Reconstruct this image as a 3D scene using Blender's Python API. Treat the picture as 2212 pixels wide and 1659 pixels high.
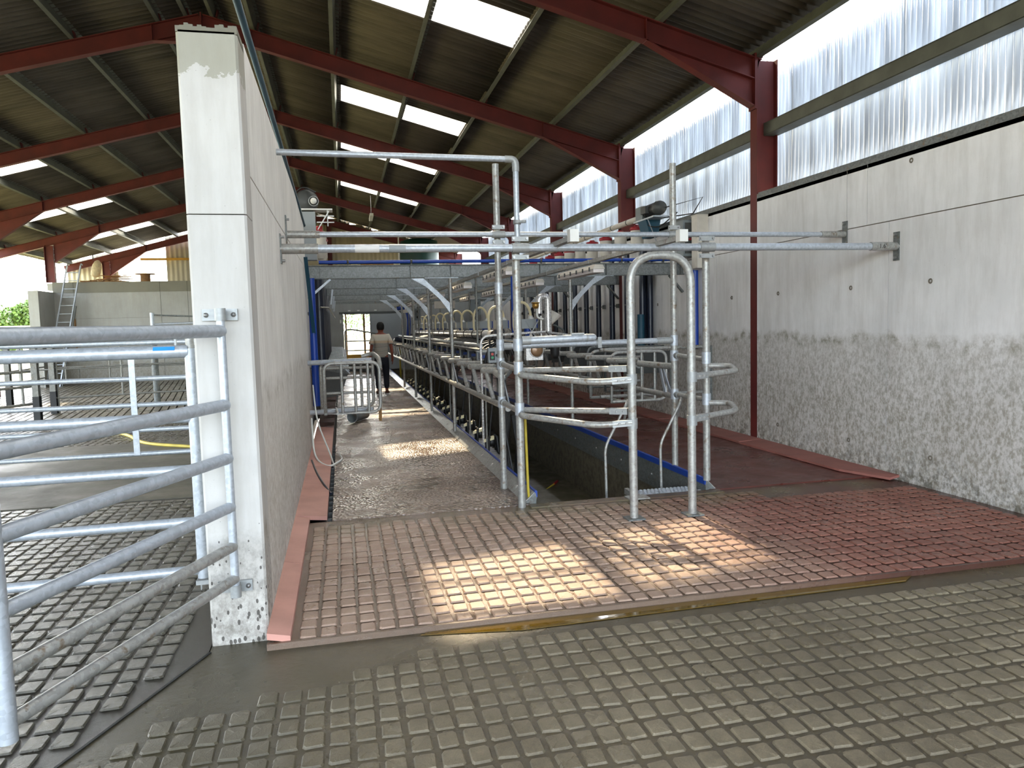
import bpy, bmesh, math, random
from mathutils import Vector, Matrix
random.seed(7)
C = bpy.context.scene.collection
S = bpy.context.scene
for o in list(bpy.data.objects): bpy.data.objects.remove(o)
PI = math.pi
V = Vector

# ------------------------------------------------------------------ camera
yaw, pitch, roll = 0.2216672, -0.0805335, -0.0264743
fw = V((math.sin(yaw)*math.cos(pitch), math.cos(yaw)*math.cos(pitch), math.sin(pitch)))
r0 = V((math.cos(yaw), -math.sin(yaw), 0)); u0 = r0.cross(fw)
cr = r0*math.cos(roll)+u0*math.sin(roll); cu = -r0*math.sin(roll)+u0*math.cos(roll)
cam = bpy.data.objects.new('camera', bpy.data.cameras.new('camera')); C.objects.link(cam)
cam.matrix_world = Matrix(((cr.x, cu.x, -fw.x, 0), (cr.y, cu.y, -fw.y, 0), (cr.z, cu.z, -fw.z, 1.65), (0, 0, 0, 1)))
cam.data.sensor_width = 36; cam.data.lens = 1618.1/2212*36; cam.data.clip_start = 0.05; cam.data.clip_end = 500
S.camera = cam
# ------------------------------------------------------------------ light
S.view_settings.view_transform = 'Standard'; S.view_settings.look = 'None'
S.view_settings.gamma = 1; S.view_settings.use_curve_mapping = False
S.view_settings.exposure = 2.7
W = bpy.data.worlds.new('world'); S.world = W; W.use_nodes = True
wn = W.node_tree; bg = wn.nodes['Background']
sky = wn.nodes.new('ShaderNodeTexSky'); sky.sky_type = 'NISHITA'; sky.sun_disc = False
sky.sun_elevation = math.radians(45); sky.sun_rotation = math.radians(-2); sky.dust_density = 2.0; sky.ozone_density = 1.0
hs = wn.nodes.new('ShaderNodeHueSaturation'); hs.inputs['Saturation'].default_value = .5; wn.links.new(sky.outputs[0], hs.inputs['Color'])
wn.links.new(hs.outputs[0], bg.inputs[0]); bg.inputs[1].default_value = 0.36
sl = bpy.data.lights.new('sun', 'SUN'); sl.energy = 6.5; sl.angle = math.radians(1.5); sl.color = (1.0, 0.82, 0.56)
so = bpy.data.objects.new('sun', sl); C.objects.link(so)
sd = V((-0.03, 0.707, 0.707)); so.rotation_euler = sd.to_track_quat('Z', 'Y').to_euler(); so.location = (0, 60, 60)
try:
    S.cycles.max_bounces = 10; S.cycles.diffuse_bounces = 5; S.cycles.transparent_max_bounces = 12
    S.cycles.sample_clamp_indirect = 6; S.cycles.caustics_reflective = False; S.cycles.caustics_refractive = False
except Exception: pass

# ------------------------------------------------------------------ materials
def lin(c): return tuple((x/255/12.92 if x/255 <= .04045 else ((x/255+.055)/1.055)**2.4) for x in c)+(1,)
class MT:
    def __init__(s, name):
        s.m = bpy.data.materials.new(name); s.m.use_nodes = True; s.t = s.m.node_tree; s.n = s.t.nodes; s.l = s.t.links
        s.b = s.n['Principled BSDF']; s.geo = s.n.new('ShaderNodeNewGeometry')
    def pos(s, sc=(1, 1, 1), obj=False):
        mp = s.n.new('ShaderNodeMapping'); mp.inputs['Scale'].default_value = sc
        if obj:
            tc = s.n.new('ShaderNodeTexCoord'); s.l.new(tc.outputs['Object'], mp.inputs['Vector'])
        else: s.l.new(s.geo.outputs['Position'], mp.inputs['Vector'])
        return mp.outputs[0]
    def noise(s, scale, detail=4, rough=.55, vec=None, dist=0):
        n = s.n.new('ShaderNodeTexNoise'); n.inputs['Scale'].default_value = scale; n.inputs['Detail'].default_value = detail
        n.inputs['Roughness'].default_value = rough; n.inputs['Distortion'].default_value = dist
        s.l.new(vec if vec else s.pos(), n.inputs['Vector']); return n.outputs['Fac']
    def ramp(s, fac, stops):
        r = s.n.new('ShaderNodeValToRGB'); e = r.color_ramp.elements
        while len(e) < len(stops): e.new(.5)
        for i, (p, c) in enumerate(stops):
            e[i].position = p; e[i].color = c if isinstance(c, tuple) else (c, c, c, 1)
        s.l.new(fac, r.inputs[0]); return r.outputs[0]
    def mix(s, fac, a, b, mode='MIX'):
        n = s.n.new('ShaderNodeMix'); n.data_type = 'RGBA'; n.blend_type = mode
        for k, x in ((0, fac), (6, a), (7, b)):
            if hasattr(x, 'links'): s.l.new(x, n.inputs[k])
            else: n.inputs[k].default_value = x
        return n.outputs[2]
    def math(s, op, a, b=0.0, clamp=False):
        n = s.n.new('ShaderNodeMath'); n.operation = op; n.use_clamp = clamp
        for k, x in ((0, a), (1, b)):
            if hasattr(x, 'links'): s.l.new(x, n.inputs[k])
            else: n.inputs[k].default_value = x
        return n.outputs[0]
    def axis(s, k):
        n = s.n.new('ShaderNodeSeparateXYZ'); s.l.new(s.geo.outputs['Position'], n.inputs[0]); return n.outputs[k]
    def col(s, x):
        if hasattr(x, 'links'): s.l.new(x, s.b.inputs['Base Color'])
        else: s.b.inputs['Base Color'].default_value = x
    def rough(s, x):
        if hasattr(x, 'links'): s.l.new(x, s.b.inputs['Roughness'])
        else: s.b.inputs['Roughness'].default_value = x
    def bump(s, h, strength=.3, dist=.01):
        b = s.n.new('ShaderNodeBump'); b.inputs['Strength'].default_value = strength; b.inputs['Distance'].default_value = dist
        s.l.new(h, b.inputs['Height']); s.l.new(b.outputs[0], s.b.inputs['Normal'])
    def rng(s):
        n = s.n.new('ShaderNodeObjectInfo'); return n.outputs['Random']

def simple(name, rgb, rough=.5, metal=0, var=.15, scale=8, bump=0, spec=None):
    t = MT(name); c = lin(rgb); d = tuple(x*(1-var) for x in c[:3])+(1,)
    t.col(t.mix(t.ramp(t.noise(scale), [(.35, 0.0), (.65, 1.0)]), d, c)); t.rough(rough); t.b.inputs['Metallic'].default_value = metal
    if bump: t.bump(t.noise(scale*6), bump, .004)
    if spec is not None: t.b.inputs['Specular IOR Level'].default_value = spec
    return t.m

def galv(name, rgb, dark=.7, dirt=0.0, rough=.42):
    t = MT(name); c = lin(rgb); d = tuple(x*dark for x in c[:3])+(1,)
    vo = t.n.new('ShaderNodeTexVoronoi'); vo.inputs['Scale'].default_value = 55; t.l.new(t.pos(), vo.inputs['Vector'])
    sp = t.mix(t.ramp(t.mix(.5, vo.outputs['Color'], t.noise(20)), [(.3, 0.0), (.7, 1.0)]), d, c)
    if dirt:
        dm = t.ramp(t.noise(14, 5, .7), [(.62-dirt*.2, 0.0), (.74-dirt*.2, 1.0)])
        sp = t.mix(t.math('MULTIPLY', dm, .85), sp, lin((112, 92, 66)))
        sk = t.ramp(t.noise(70, 3, .6), [(.70, 0.0), (.74, 1.0)])
        sp = t.mix(t.math('MULTIPLY', sk, .8), sp, lin((52, 44, 34)))
    t.col(sp); t.b.inputs['Metallic'].default_value = .4
    t.rough(t.ramp(t.noise(40), [(.3, rough-.1), (.7, rough+.12)])); t.bump(t.noise(120), .12, .002)
    return t.m

M = {}
M['galv'] = galv('galvanised', (184, 191, 198), .78)
M['galv_dirty'] = galv('galvanised_dirty', (170, 170, 165), .7, .30)
M['galv_beam'] = galv('galvanised_beam', (136, 139, 138), .62, .0, .5)
M['galv_dark'] = galv('galvanised_dull', (120, 124, 122), .6, .25, .55)
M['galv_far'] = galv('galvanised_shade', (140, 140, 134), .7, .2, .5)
M['cast'] = simple('cast_fitting', (160, 163, 162), .5, .4, .15, 40)
M['steel'] = galv('stainless', (205, 203, 200), .9, .0, .25)
M['bolt'] = simple('bolt_steel', (160, 160, 158), .4, .8)
M['red_steel'] = simple('red_oxide_paint', (98, 30, 26), .62, 0, .3, 3, .15)
M['purlin'] = simple('purlin_grey', (104, 106, 96), .6, .3, .25, 4)
M['navy'] = simple('navy_tube', (22, 30, 48), .35, 0, .2, 4)
M['blue'] = simple('blue_plastic', (14, 62, 158), .4, 0, .15, 4)
M['blue2'] = simple('blue_paint', (22, 62, 150), .5, 0, .2, 4)
M['teal'] = simple('teal_paint', (18, 72, 92), .55, 0, .2, 5)
M['white_plastic'] = simple('white_plastic', (220, 220, 214), .45, 0, .06)
M['cream'] = simple('cream_plastic', (206, 200, 188), .5, 0, .12, 6)
M['cream_hose'] = simple('cream_hose', (232, 219, 176), .45, 0, .1, 6)
M['red'] = simple('red_plastic', (150, 18, 28), .45, 0, .1)
M['black'] = simple('black_rubber', (22, 22, 22), .5, 0, .2)
M['grey_box'] = simple('grey_box', (120, 128, 130), .5, 0, .1)
M['dark_grey'] = simple('dark_grey', (66, 68, 66), .5, 0, .1)
M['brass'] = simple('brass', (178, 138, 70), .35, .8)
M['wood'] = simple('timber', (150, 112, 66), .75, 0, .35, 9, .2)
M['yellow_wood'] = simple('yellow_timber', (200, 150, 50), .6, 0, .2, 6)
M['yellow'] = simple('yellow_hose', (196, 176, 60), .5, 0, .2, 6)
M['tank'] = simple('green_tank', (24, 62, 54), .45, 0, .15, 3)
M['bluetag'] = simple('blue_tag', (40, 140, 220), .4)
M['lens'] = simple('lamp_lens', (226, 218, 214), .3, 0, .08, 20)
M['leaf'] = simple('leaf', (110, 138, 64), .6, 0, .5, 2)
M['bark'] = simple('bark', (80, 66, 50), .85, 0, .3, 8)
M['soil_green'] = simple('field_grass', (140, 140, 100), .85, 0, .3, .6)
M['sack'] = simple('sack', (216, 200, 160), .7, 0, .3, 14)
M['white_paint'] = simple('white_paint', (225, 225, 222), .5, 0, .06)
M['panel_grey'] = simple('panel_grey', (150, 156, 158), .55, 0, .06, 2)
M['green_led'] = simple('green_button', (60, 160, 110), .4)
M['red_led'] = simple('red_button', (210, 80, 70), .4)
M['skin'] = simple('skin', (142, 74, 56), .55, 0, .1)
M['hair'] = simple('hair', (16, 14, 14), .8)
M['trouser'] = simple('trouser', (24, 26, 36), .8)
M['shoe'] = simple('shoe', (96, 70, 52), .6)
M['sole'] = simple('sole', (235, 235, 232), .6)
M['amber'] = simple('amber_glass', (140, 108, 78), .25, .2)

def wallmat(name, base, dirt_top=None, dirt=1.0, tint=(98, 88, 62), bottom=.35):
    t = MT(name); c = lin(base); c2 = tuple(x*.84 for x in c[:3])+(1,)
    k = t.mix(t.ramp(t.noise(1.6, 6, .6), [(.32, 0.0), (.68, 1.0)]), c2, c)
    st = t.ramp(t.noise(9, 5, .65, t.pos((1, 1, .16))), [(.42, 0.0), (.72, 1.0)])
    k = t.mix(t.math('MULTIPLY', st, .22), k, lin((128, 118, 100)))
    pores = t.ramp(t.noise(60, 3, .6), [(.70, 0.0), (.76, 1.0)])
    k = t.mix(t.math('MULTIPLY', pores, .45), k, lin((96, 92, 84)))
    if dirt_top:
        z = t.axis(2); edge = t.math('ADD', z, t.math('MULTIPLY', t.math('SUBTRACT', t.noise(2.2, 5, .65), .5), .42))
        mask = t.ramp(t.math('DIVIDE', edge, dirt_top*1.5), [(.30, 1.0), (.60, .62), (.70, 0.0)])
        sp = t.ramp(t.noise(26, 6, .75, t.pos((1, 1, .7))), [(.42, 0.0), (.60, 1.0)])
        k = t.mix(t.math('MULTIPLY', t.math('MULTIPLY', mask, sp), .75*dirt), k, lin(tint))
        k = t.mix(t.math('MULTIPLY', mask, .40*dirt), k, lin((136, 126, 106)))
        bt = t.ramp(t.math('ABSOLUTE', t.math('SUBTRACT', edge, dirt_top*.97)), [(0.0, 1.0), (.10, 0.0)])
        b2 = t.ramp(t.noise(5, 5, .7), [(.45, 0.0), (.62, 1.0)])
        k = t.mix(t.math('MULTIPLY', t.math('MULTIPLY', bt, b2), .8*dirt), k, lin((96, 86, 46)))
        bz = t.ramp(edge, [(.02, 1.0), (bottom, 0.0)]); b3 = t.ramp(t.noise(12, 5, .7), [(.46, 0.0), (.6, 1.0)])
        k = t.mix(t.math('MULTIPLY', t.math('MULTIPLY', bz, b3), .8*dirt), k, lin((60, 56, 38)))
    if name.endswith('_end') and 'divider' in name:
        vo = t.n.new('ShaderNodeTexVoronoi'); vo.inputs['Scale'].default_value = 34; vo.inputs['Randomness'].default_value = 1; t.l.new(t.pos((1, 1, .55)), vo.inputs['Vector'])
        zz = t.ramp(t.axis(2), [(.10, 1.0), (.75, .42), ]); zz2 = t.math('MULTIPLY', zz, t.ramp(t.axis(2), [(.6, 1.0), (1.0, 0.0)]))
        sp2 = t.math('LESS_THAN', t.math('ADD', vo.outputs['Distance'], t.math('MULTIPLY', t.noise(30, 3), .25)), t.math('MULTIPLY', zz2, .40))
        k = t.mix(t.math('MULTIPLY', sp2, .85), k, lin((50, 46, 40)))
        tz = t.ramp(t.math('ADD', t.axis(2), t.math('MULTIPLY', t.noise(14, 4), -.25)), [(0.0, 0.0), (1.0, 1.0)])
        top = t.math('GREATER_THAN', t.math('ADD', t.axis(2), t.math('MULTIPLY', t.noise(7, 5, .7), .30)), 3.12)
        k = t.mix(t.math('MULTIPLY', top, .55), k, lin((126, 124, 98)))
    t.col(k); t.rough(.75); t.bump(t.noise(90, 4), .18, .003); return t.m
M['conc_r'] = wallmat('concrete_right', (232, 231, 230), 1.42, .9)
M['conc_mid'] = wallmat('concrete_divider', (242, 241, 236), 1.30, .55, (120, 96, 56))
M['conc_front'] = wallmat('concrete_divider_end', (200, 198, 193), .55, .55, (48, 42, 34), .25)
M['conc_back'] = wallmat('concrete_back', (160, 160, 154), .7, .6)
M['conc_end'] = wallmat('concrete_end', (150, 152, 150), .5, .3)
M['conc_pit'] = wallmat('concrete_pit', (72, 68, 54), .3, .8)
M['conc_joint'] = simple('joint_mortar', (116, 108, 96), .85, 0, .3, 20)
M['ledge'] = wallmat('weathered_ledge', (120, 118, 104))

def floormat(name, hi, lo, rlo=.12, rhi=.5, wet_scale=1.3, spec=.5, bs=.35, mossy=None, fine=90, darkx=None):
    t = MT(name); a, b = lin(hi), lin(lo)
    big = t.ramp(t.noise(wet_scale, 5, .6), [(.36, 0.0), (.66, 1.0)])
    gr = t.ramp(t.noise(150, 4, .8), [(.34, 0.0), (.66, 1.0)])
    mid = t.ramp(t.noise(14, 5, .75), [(.34, 0.0), (.66, 1.0)])
    f = t.math('ADD', t.math('MULTIPLY', big, .38), t.math('ADD', t.math('MULTIPLY', gr, .34), t.math('MULTIPLY', mid, .28)))
    k = t.mix(f, b, a)
    pale = t.math('MULTIPLY', t.ramp(t.noise(5, 4, .7), [(.58, 0.0), (.72, 1.0)]), .35)
    k = t.mix(pale, k, tuple(min(1, x*1.45) for x in a[:3])+(1,))
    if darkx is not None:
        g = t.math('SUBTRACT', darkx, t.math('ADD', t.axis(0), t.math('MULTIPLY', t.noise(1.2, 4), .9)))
        k = t.mix(t.math('MULTIPLY', t.math('MULTIPLY', g, 1.6, True), .72), k, lin((60, 56, 38)))  # shade beside the divider wall put into the floor colour
    if mossy:
        k = t.mix(t.math('MULTIPLY', t.ramp(t.noise(1.9, 4, .6), [(.56, 0.0), (.68, 1.0)]), .6), k, lin(mossy))
    t.col(k)
    rr = t.ramp(t.noise(wet_scale*1.7, 5, .65), [(.38, rlo), (.62, rhi)]); t.rough(rr)
    t.b.inputs['Specular IOR Level'].default_value = spec
    t.bump(t.mix(.5, t.noise(fine*2, 4, .75), t.noise(30, 3)), bs, .008); return t.m
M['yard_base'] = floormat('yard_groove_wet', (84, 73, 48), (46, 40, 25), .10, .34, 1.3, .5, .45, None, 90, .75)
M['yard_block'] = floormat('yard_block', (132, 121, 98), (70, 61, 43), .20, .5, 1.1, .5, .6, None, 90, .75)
M['yard_smooth'] = floormat('yard_smooth', (94, 90, 70), (60, 56, 40), .26, .6, 1.0, .5, .3, (60, 62, 34))
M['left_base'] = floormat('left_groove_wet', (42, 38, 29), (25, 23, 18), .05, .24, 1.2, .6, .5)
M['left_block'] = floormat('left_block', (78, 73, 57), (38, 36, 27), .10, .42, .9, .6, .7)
M['left_smooth'] = floormat('left_smooth', (92, 88, 74), (50, 48, 36), .4, .7, .5, .5, .25, (56, 60, 38), 60)
M['slat'] = floormat('slat_concrete', (110, 104, 86), (70, 64, 50), .22, .5, .8, .5, .4)
M['plat_smooth'] = floormat('red_floor', (100, 48, 40), (62, 32, 27), .2, .5, .8, .5, .3)
M['mat_floor'] = None
def platmat(name, hi, lo, left_hi, left_lo, rl, rh):
    t = MT(name); x = t.axis(0)
    n1 = t.ramp(t.noise(1.1, 5, .6), [(.36, 0.0), (.64, 1.0)]); f = t.mix(.5, n1, t.noise(30, 5, .7))
    right = t.mix(f, lin(lo), lin(hi)); left = t.mix(f, lin(left_lo), lin(left_hi))
    w = t.math('MULTIPLY', t.math('SUBTRACT', t.math('ADD', x, t.math('MULTIPLY', t.noise(1.5), 1.2)), 2.75), .8, True)
    k = t.mix(w, left, right)
    y = t.axis(1); gz = t.ramp(t.math('SUBTRACT', y, 5.85), [(0.0, 0.0), (.5, 1.0)])
    gm = t.math('MULTIPLY', t.math('MULTIPLY', gz, t.ramp(t.noise(2.0, 4), [(.42, 0.0), (.6, 1.0)])), .7)
    k = t.mix(gm, k, lin((98, 92, 62)))
    k = t.mix(t.math('MULTIPLY', t.ramp(t.noise(150, 4, .8), [(.36, 0.0), (.64, 1.0)]), .30), k, lin((70, 52, 40)))
    t.col(k); t.rough(t.ramp(t.noise(2.4, 5, .65), [(.38, rl), (.62, rh)])); t.bump(t.mix(.5, t.noise(170, 4, .75), t.noise(30, 3)), .6, .008)
    return t.m
M['plat_base'] = platmat('red_groove_wet', (88, 50, 39), (60, 35, 28), (122, 100, 82), (90, 74, 60), .08, .3)
M['plat_block'] = platmat('red_block', (150, 98, 82), (100, 56, 45), (176, 150, 130), (140, 115, 97), .25, .6)
M['kerb_pink'] = simple('pink_screed', (192, 140, 126), .6, 0, .2, 3, .3)
M['kerb_red'] = simple('red_screed', (146, 92, 82), .6, 0, .25, 3, .3)
M['puddle'] = None
def puddle():
    t = MT('puddle_water'); t.col(lin((96, 74, 20))); t.rough(.05); t.b.inputs['Specular IOR Level'].default_value = .7
    t.bump(t.noise(18, 2), .05, .004); return t.m
M['puddle'] = puddle()
def matfloor():
    t = MT('rubber_matting'); n = t.ramp(t.noise(1.0, 5, .65, None, .5), [(.34, 0.0), (.66, 1.0)])
    k = t.mix(n, lin((96, 80, 68)), lin((166, 146, 130)))
    wx = t.n.new('ShaderNodeTexVoronoi'); wx.inputs['Scale'].default_value = 34; t.l.new(t.pos((1, .8, 1)), wx.inputs['Vector'])
    t.col(t.mix(t.math('MULTIPLY', wx.outputs['Distance'], .5), k, lin((60, 50, 42))))
    t.rough(t.ramp(t.noise(1.6, 5, .6), [(.38, .14), (.62, .42)])); t.bump(wx.outputs['Distance'], .9, .012); return t.m
M['mat_floor'] = matfloor()
def roofmat():
    t = MT('fibre_cement'); n = t.ramp(t.noise(1.2, 5, .65, t.pos((.5, 3, 1))), [(.3, 0.0), (.7, 1.0)])
    t.col(t.mix(n, lin((66, 61, 54)), lin((98, 90, 79)))); t.rough(.85); t.bump(t.noise(50, 3), .2, .004)
    return t.m
M['roof'] = roofmat()
def gablemat():
    t = MT('cream_cladding'); t.col(t.mix(t.noise(2, 4), lin((176, 166, 138)), lin((206, 198, 172)))); t.rough(.5); return t.m
M['gable'] = gablemat()
def translucent(name, tint, tr, rough_gloss=.25, gl=.12, dirt=False):
    m = bpy.data.materials.new(name); m.use_nodes = True; n = m.node_tree.nodes; l = m.node_tree.links; n.clear()
    out = n.new('ShaderNodeOutputMaterial'); a = n.new('ShaderNodeBsdfTransparent'); a.inputs[0].default_value = (1, 1, 1, 1)
    b = n.new('ShaderNodeBsdfTranslucent'); g = n.new('ShaderNodeBsdfGlossy'); g.inputs['Roughness'].default_value = rough_gloss
    b.inputs[0].default_value = tint; g.inputs[0].default_value = (.8, .85, .9, 1)
    if dirt:
        ge = n.new('ShaderNodeNewGeometry'); mp = n.new('ShaderNodeMapping'); mp.inputs['Scale'].default_value = (1, 1, .12)
        l.new(ge.outputs['Position'], mp.inputs[0]); no = n.new('ShaderNodeTexNoise'); no.inputs['Scale'].default_value = 6; no.inputs['Detail'].default_value = 5
        l.new(mp.outputs[0], no.inputs[0]); rp = n.new('ShaderNodeValToRGB'); e = rp.color_ramp.elements
        e[0].position = .3; e[0].color = tuple(x*.45 for x in tint[:3])+(1,); e[1].position = .7; e[1].color = tint
        l.new(no.outputs[0], rp.inputs[0]); l.new(rp.outputs[0], b.inputs[0])
    m1 = n.new('ShaderNodeMixShader'); m1.inputs[0].default_value = tr; l.new(b.outputs[0], m1.inputs[1]); l.new(a.outputs[0], m1.inputs[2])
    m2 = n.new('ShaderNodeMixShader'); m2.inputs[0].default_value = gl; l.new(m1.outputs[0], m2.inputs[1]); l.new(g.outputs[0], m2.inputs[2])
    l.new(m2.outputs[0], out.inputs[0]); return m
M['skylight'] = translucent('skylight_sheet', (.8, .8, .76, 1), .55, .3, .04)
M['clad'] = translucent('clear_cladding', (.50, .55, .60, 1), .09, .3, .22, True)
M['gable_clear'] = translucent('clear_gable_sheet', (.8, .83, .86, 1), .3, .3, .08)

# ------------------------------------------------------------------ mesh builder
class MB:
    def __init__(s): s.v = []; s.f = []; s.sm = []
    def add(s, vs, fs, smooth=False):
        n = len(s.v); s.v += [tuple(x) for x in vs]; s.f += [tuple(i+n for i in f) for f in fs]; s.sm += [smooth]*len(fs); return s
    def box(s, x0, x1, y0, y1, z0, z1):
        return s.add([(x, y, z) for x in (x0, x1) for y in (y0, y1) for z in (z0, z1)],
                     [(0, 1, 3, 2), (4, 6, 7, 5), (0, 4, 5, 1), (2, 3, 7, 6), (0, 2, 6, 4), (1, 5, 7, 3)])
    def bar(s, p, q, w, h, up=(0, 0, 1)):       # box section from p to q: w sideways, h along up
        p, q = V(p), V(q); d = (q-p).normalized(); up = V(up); a = d.cross(up)
        if a.length < 1e-4: a = d.cross(V((1, 0, 0)))
        a.normalize(); b = a.cross(d).normalized()
        vs = [c+a*sx*w/2+b*sz*h/2 for c in (p, q) for sx in (-1, 1) for sz in (-1, 1)]
        return s.add(vs, [(0, 1, 3, 2), (4, 6, 7, 5), (0, 4, 5, 1), (2, 3, 7, 6), (0, 2, 6, 4), (1, 5, 7, 3)])
    def ibeam(s, p, q, depth, fl, tf=.012, tw=.01, up=(0, 0, 1)):
        p, q = V(p), V(q); d = (q-p).normalized(); a = d.cross(V(up)).normalized(); b = a.cross(d).normalized()
        s.bar(p, q, tw, depth-2*tf, b)
        for k in (-1, 1): s.bar(p+b*k*(depth-tf)/2, q+b*k*(depth-tf)/2, fl, tf, b)
        return s
    def tube(s, pts, r, seg=12, fillet=0, cap=True, closed=False):
        pts = [V(p) for p in pts]
        if fillet:
            o = [pts[0]]
            for i in range(1, len(pts)-1):
                a, b, c = pts[i-1], pts[i], pts[i+1]; d1 = (a-b); d2 = (c-b)
                k = min(fillet, d1.length*.49, d2.length*.49); d1.normalize(); d2.normalize()
                p0, p2 = b+d1*k, b+d2*k
                for j in range(7):
                    t = j/6; o.append(p0*(1-t)**2+b*2*t*(1-t)+p2*t*t)
            o.append(pts[-1]); pts = o
        n = len(pts); rings = []
        t0 = (pts[1]-pts[0]).normalized(); a = t0.cross(V((0, 0, 1)))
        if a.length < 1e-3: a = t0.cross(V((0, 1, 0)))
        a.normalize()
        for i in range(n):
            if closed: t = (pts[(i+1) % n]-pts[i-1]).normalized()
            elif i == 0: t = t0
            elif i == n-1: t = (pts[-1]-pts[-2]).normalized()
            else: t = ((pts[i+1]-pts[i]).normalized()+(pts[i]-pts[i-1]).normalized()).normalized()
            a = (a-t*a.dot(t)).normalized(); b = t.cross(a)
            rings.append([pts[i]+(a*math.cos(2*PI*j/seg)+b*math.sin(2*PI*j/seg))*r for j in range(seg)])
        base = [v for rg in rings for v in rg]; fs = []
        for i in range(n if closed else n-1):
            i2 = (i+1) % n
            for j in range(seg): fs.append((i*seg+j, i*seg+(j+1) % seg, i2*seg+(j+1) % seg, i2*seg+j))
        s.add(base, fs, True)
        if cap and not closed:
            s.add(rings[0], [tuple(range(seg))[::-1]]); s.add(rings[-1], [tuple(range(seg))])
        return s
    def lathe(s, prof, c, ax=(0, 0, 1), seg=16):       # prof: (radius, height)
        ax = V(ax).normalized(); a = ax.cross(V((0, 0, 1)));
        if a.length < 1e-3: a = V((1, 0, 0))
        a.normalize(); b = ax.cross(a); c = V(c)
        vs = [c+ax*h+(a*math.cos(2*PI*j/seg)+b*math.sin(2*PI*j/seg))*max(r, 1e-4) for r, h in prof for j in range(seg)]
        fs = [(i*seg+j, i*seg+(j+1) % seg, (i+1)*seg+(j+1) % seg, (i+1)*seg+j) for i in range(len(prof)-1) for j in range(seg)]
        return s.add(vs, fs, True)
    def cyl(s, p, q, r, seg=12): return s.tube([p, q], r, seg)
    def plate(s, pts, nrm, th):                      # flat polygon with thickness
        pts = [V(p) for p in pts]; n = V(nrm).normalized()*th/2; k = len(pts)
        return s.add([p-n for p in pts]+[p+n for p in pts], [tuple(range(k))[::-1], tuple(range(k, 2*k))]+[(i, (i+1) % k, (i+1) % k+k, i+k) for i in range(k)])

ORG = {}
def org(o):
    return ORG.get(o.name, V((0, 0, 0))) if o else V((0, 0, 0))
def part(name, mb, mat, parent=None, label=None):
    me = bpy.data.meshes.new(name); g = org(parent)
    me.from_pydata([tuple(V(v)-g) for v in mb.v], [], mb.f); me.polygons.foreach_set('use_smooth', mb.sm); me.update()
    me.materials.append(M[mat] if isinstance(mat, str) else mat)
    bm = bmesh.new(); bm.from_mesh(me); bmesh.ops.recalc_face_normals(bm, faces=bm.faces); bm.to_mesh(me); bm.free()
    o = bpy.data.objects.new(name, me); C.objects.link(o)
    if parent: o.parent = parent
    ORG[o.name] = g
    if label: o['label'] = label
    return o
def tag(o, label, cat, group=None):
    o['label'] = label; o['category'] = cat
    if group: o['group'] = group
    return o
def thing(name, label, cat, loc, group=None):
    o = bpy.data.objects.new(name, None); C.objects.link(o); o.location = loc; o.empty_display_size = .1; ORG[o.name] = V(loc)
    return tag(o, label, cat, group)
def one(name, mb, mat, label, cat, group=None): return tag(part(name, mb, mat), label, cat, group)
def struct(name, mb, mat):
    o = part(name, mb, mat); o['kind'] = 'structure'; return o
def sroot(name, loc=(0, 0, 0)):
    o = bpy.data.objects.new(name, None); C.objects.link(o); o.location = loc; ORG[o.name] = V(loc); o['kind'] = 'structure'; return o
def copy_tree(o, loc, label=None, parent=None):
    c = o.copy(); C.objects.link(c)
    if parent is None: c.location = loc; ORG[c.name] = V(loc)
    else: c.parent = parent; c.matrix_parent_inverse = o.matrix_parent_inverse
    if label: c['label'] = label
    for ch in [x for x in ALLCH.get(o.name, [])]: copy_tree(ch, None, None, c)
    return c
ALLCH = {}
def reg(o):
    ch = [x for x in bpy.data.objects if x.parent == o]; ALLCH[o.name] = ch
    for x in ch: reg(x)
ORD = ['first', 'second', 'third', 'fourth', 'fifth', 'sixth', 'seventh', 'eighth', 'ninth', 'tenth', 'eleventh', 'twelfth', 'thirteenth', 'fourteenth', 'fifteenth', 'sixteenth',
       'seventeenth', 'eighteenth', 'nineteenth', 'twentieth', 'twenty-first', 'twenty-second', 'twenty-third', 'twenty-fourth', 'twenty-fifth']

# ================================================================== STRUCTURE
XL, XR = -.455, 5.37
FR = [-5.5, -.65, 4.2, 9.065, 13.93, 18.8, 23.7, 28.7, 35.1]       # portal frames along the shed; first two unseen, added to cut front light
RX, RZ, SLP = -2.08, 6.99, .268                         # ridge, top of rafters
def rz(x): return RZ-SLP*abs(x-RX)
# --- grounds
fl = sroot('floor')
def poly(pts, z0, z1):
    n = len(pts); return MB().add([(x, y, z0) for x, y in pts]+[(x, y, z1) for x, y in pts], [tuple(range(n))[::-1], tuple(range(n, 2*n))]+[(i, (i+1) % n, (i+1) % n+n, i+n) for i in range(n)])
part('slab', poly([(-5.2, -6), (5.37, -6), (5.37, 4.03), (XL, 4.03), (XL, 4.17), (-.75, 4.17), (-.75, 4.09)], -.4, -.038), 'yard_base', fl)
b = MB().box(-60, 60, -60, -6, -.5, -.06).box(5.9, 60, -6, 36, -.5, -.1); part('apron', b, 'slat', fl)
b = MB().box(-60, -11.6, -6, 190, -.5, -.12).box(-11.6, 60, 36, 190, -.5, -.12); part('field', b, 'soil_green', fl)
fl2 = sroot('floor_left_yard')
part('slab', poly([(-11.6, -6), (-5.21, -6), (-.756, 4.09), (-.75, 15.2), (-11.6, 15.2)], -.4, -.038), 'left_base', fl2)
part('smooth_band', MB().box(-11.6, -.75, 8.1, 12.4, -.3, -.029), 'left_smooth', fl2)
part('slurry_channel', MB().box(-11.6, -.75, 15.2, 28.6, -.9, -.35), 'black', fl2)
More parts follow.
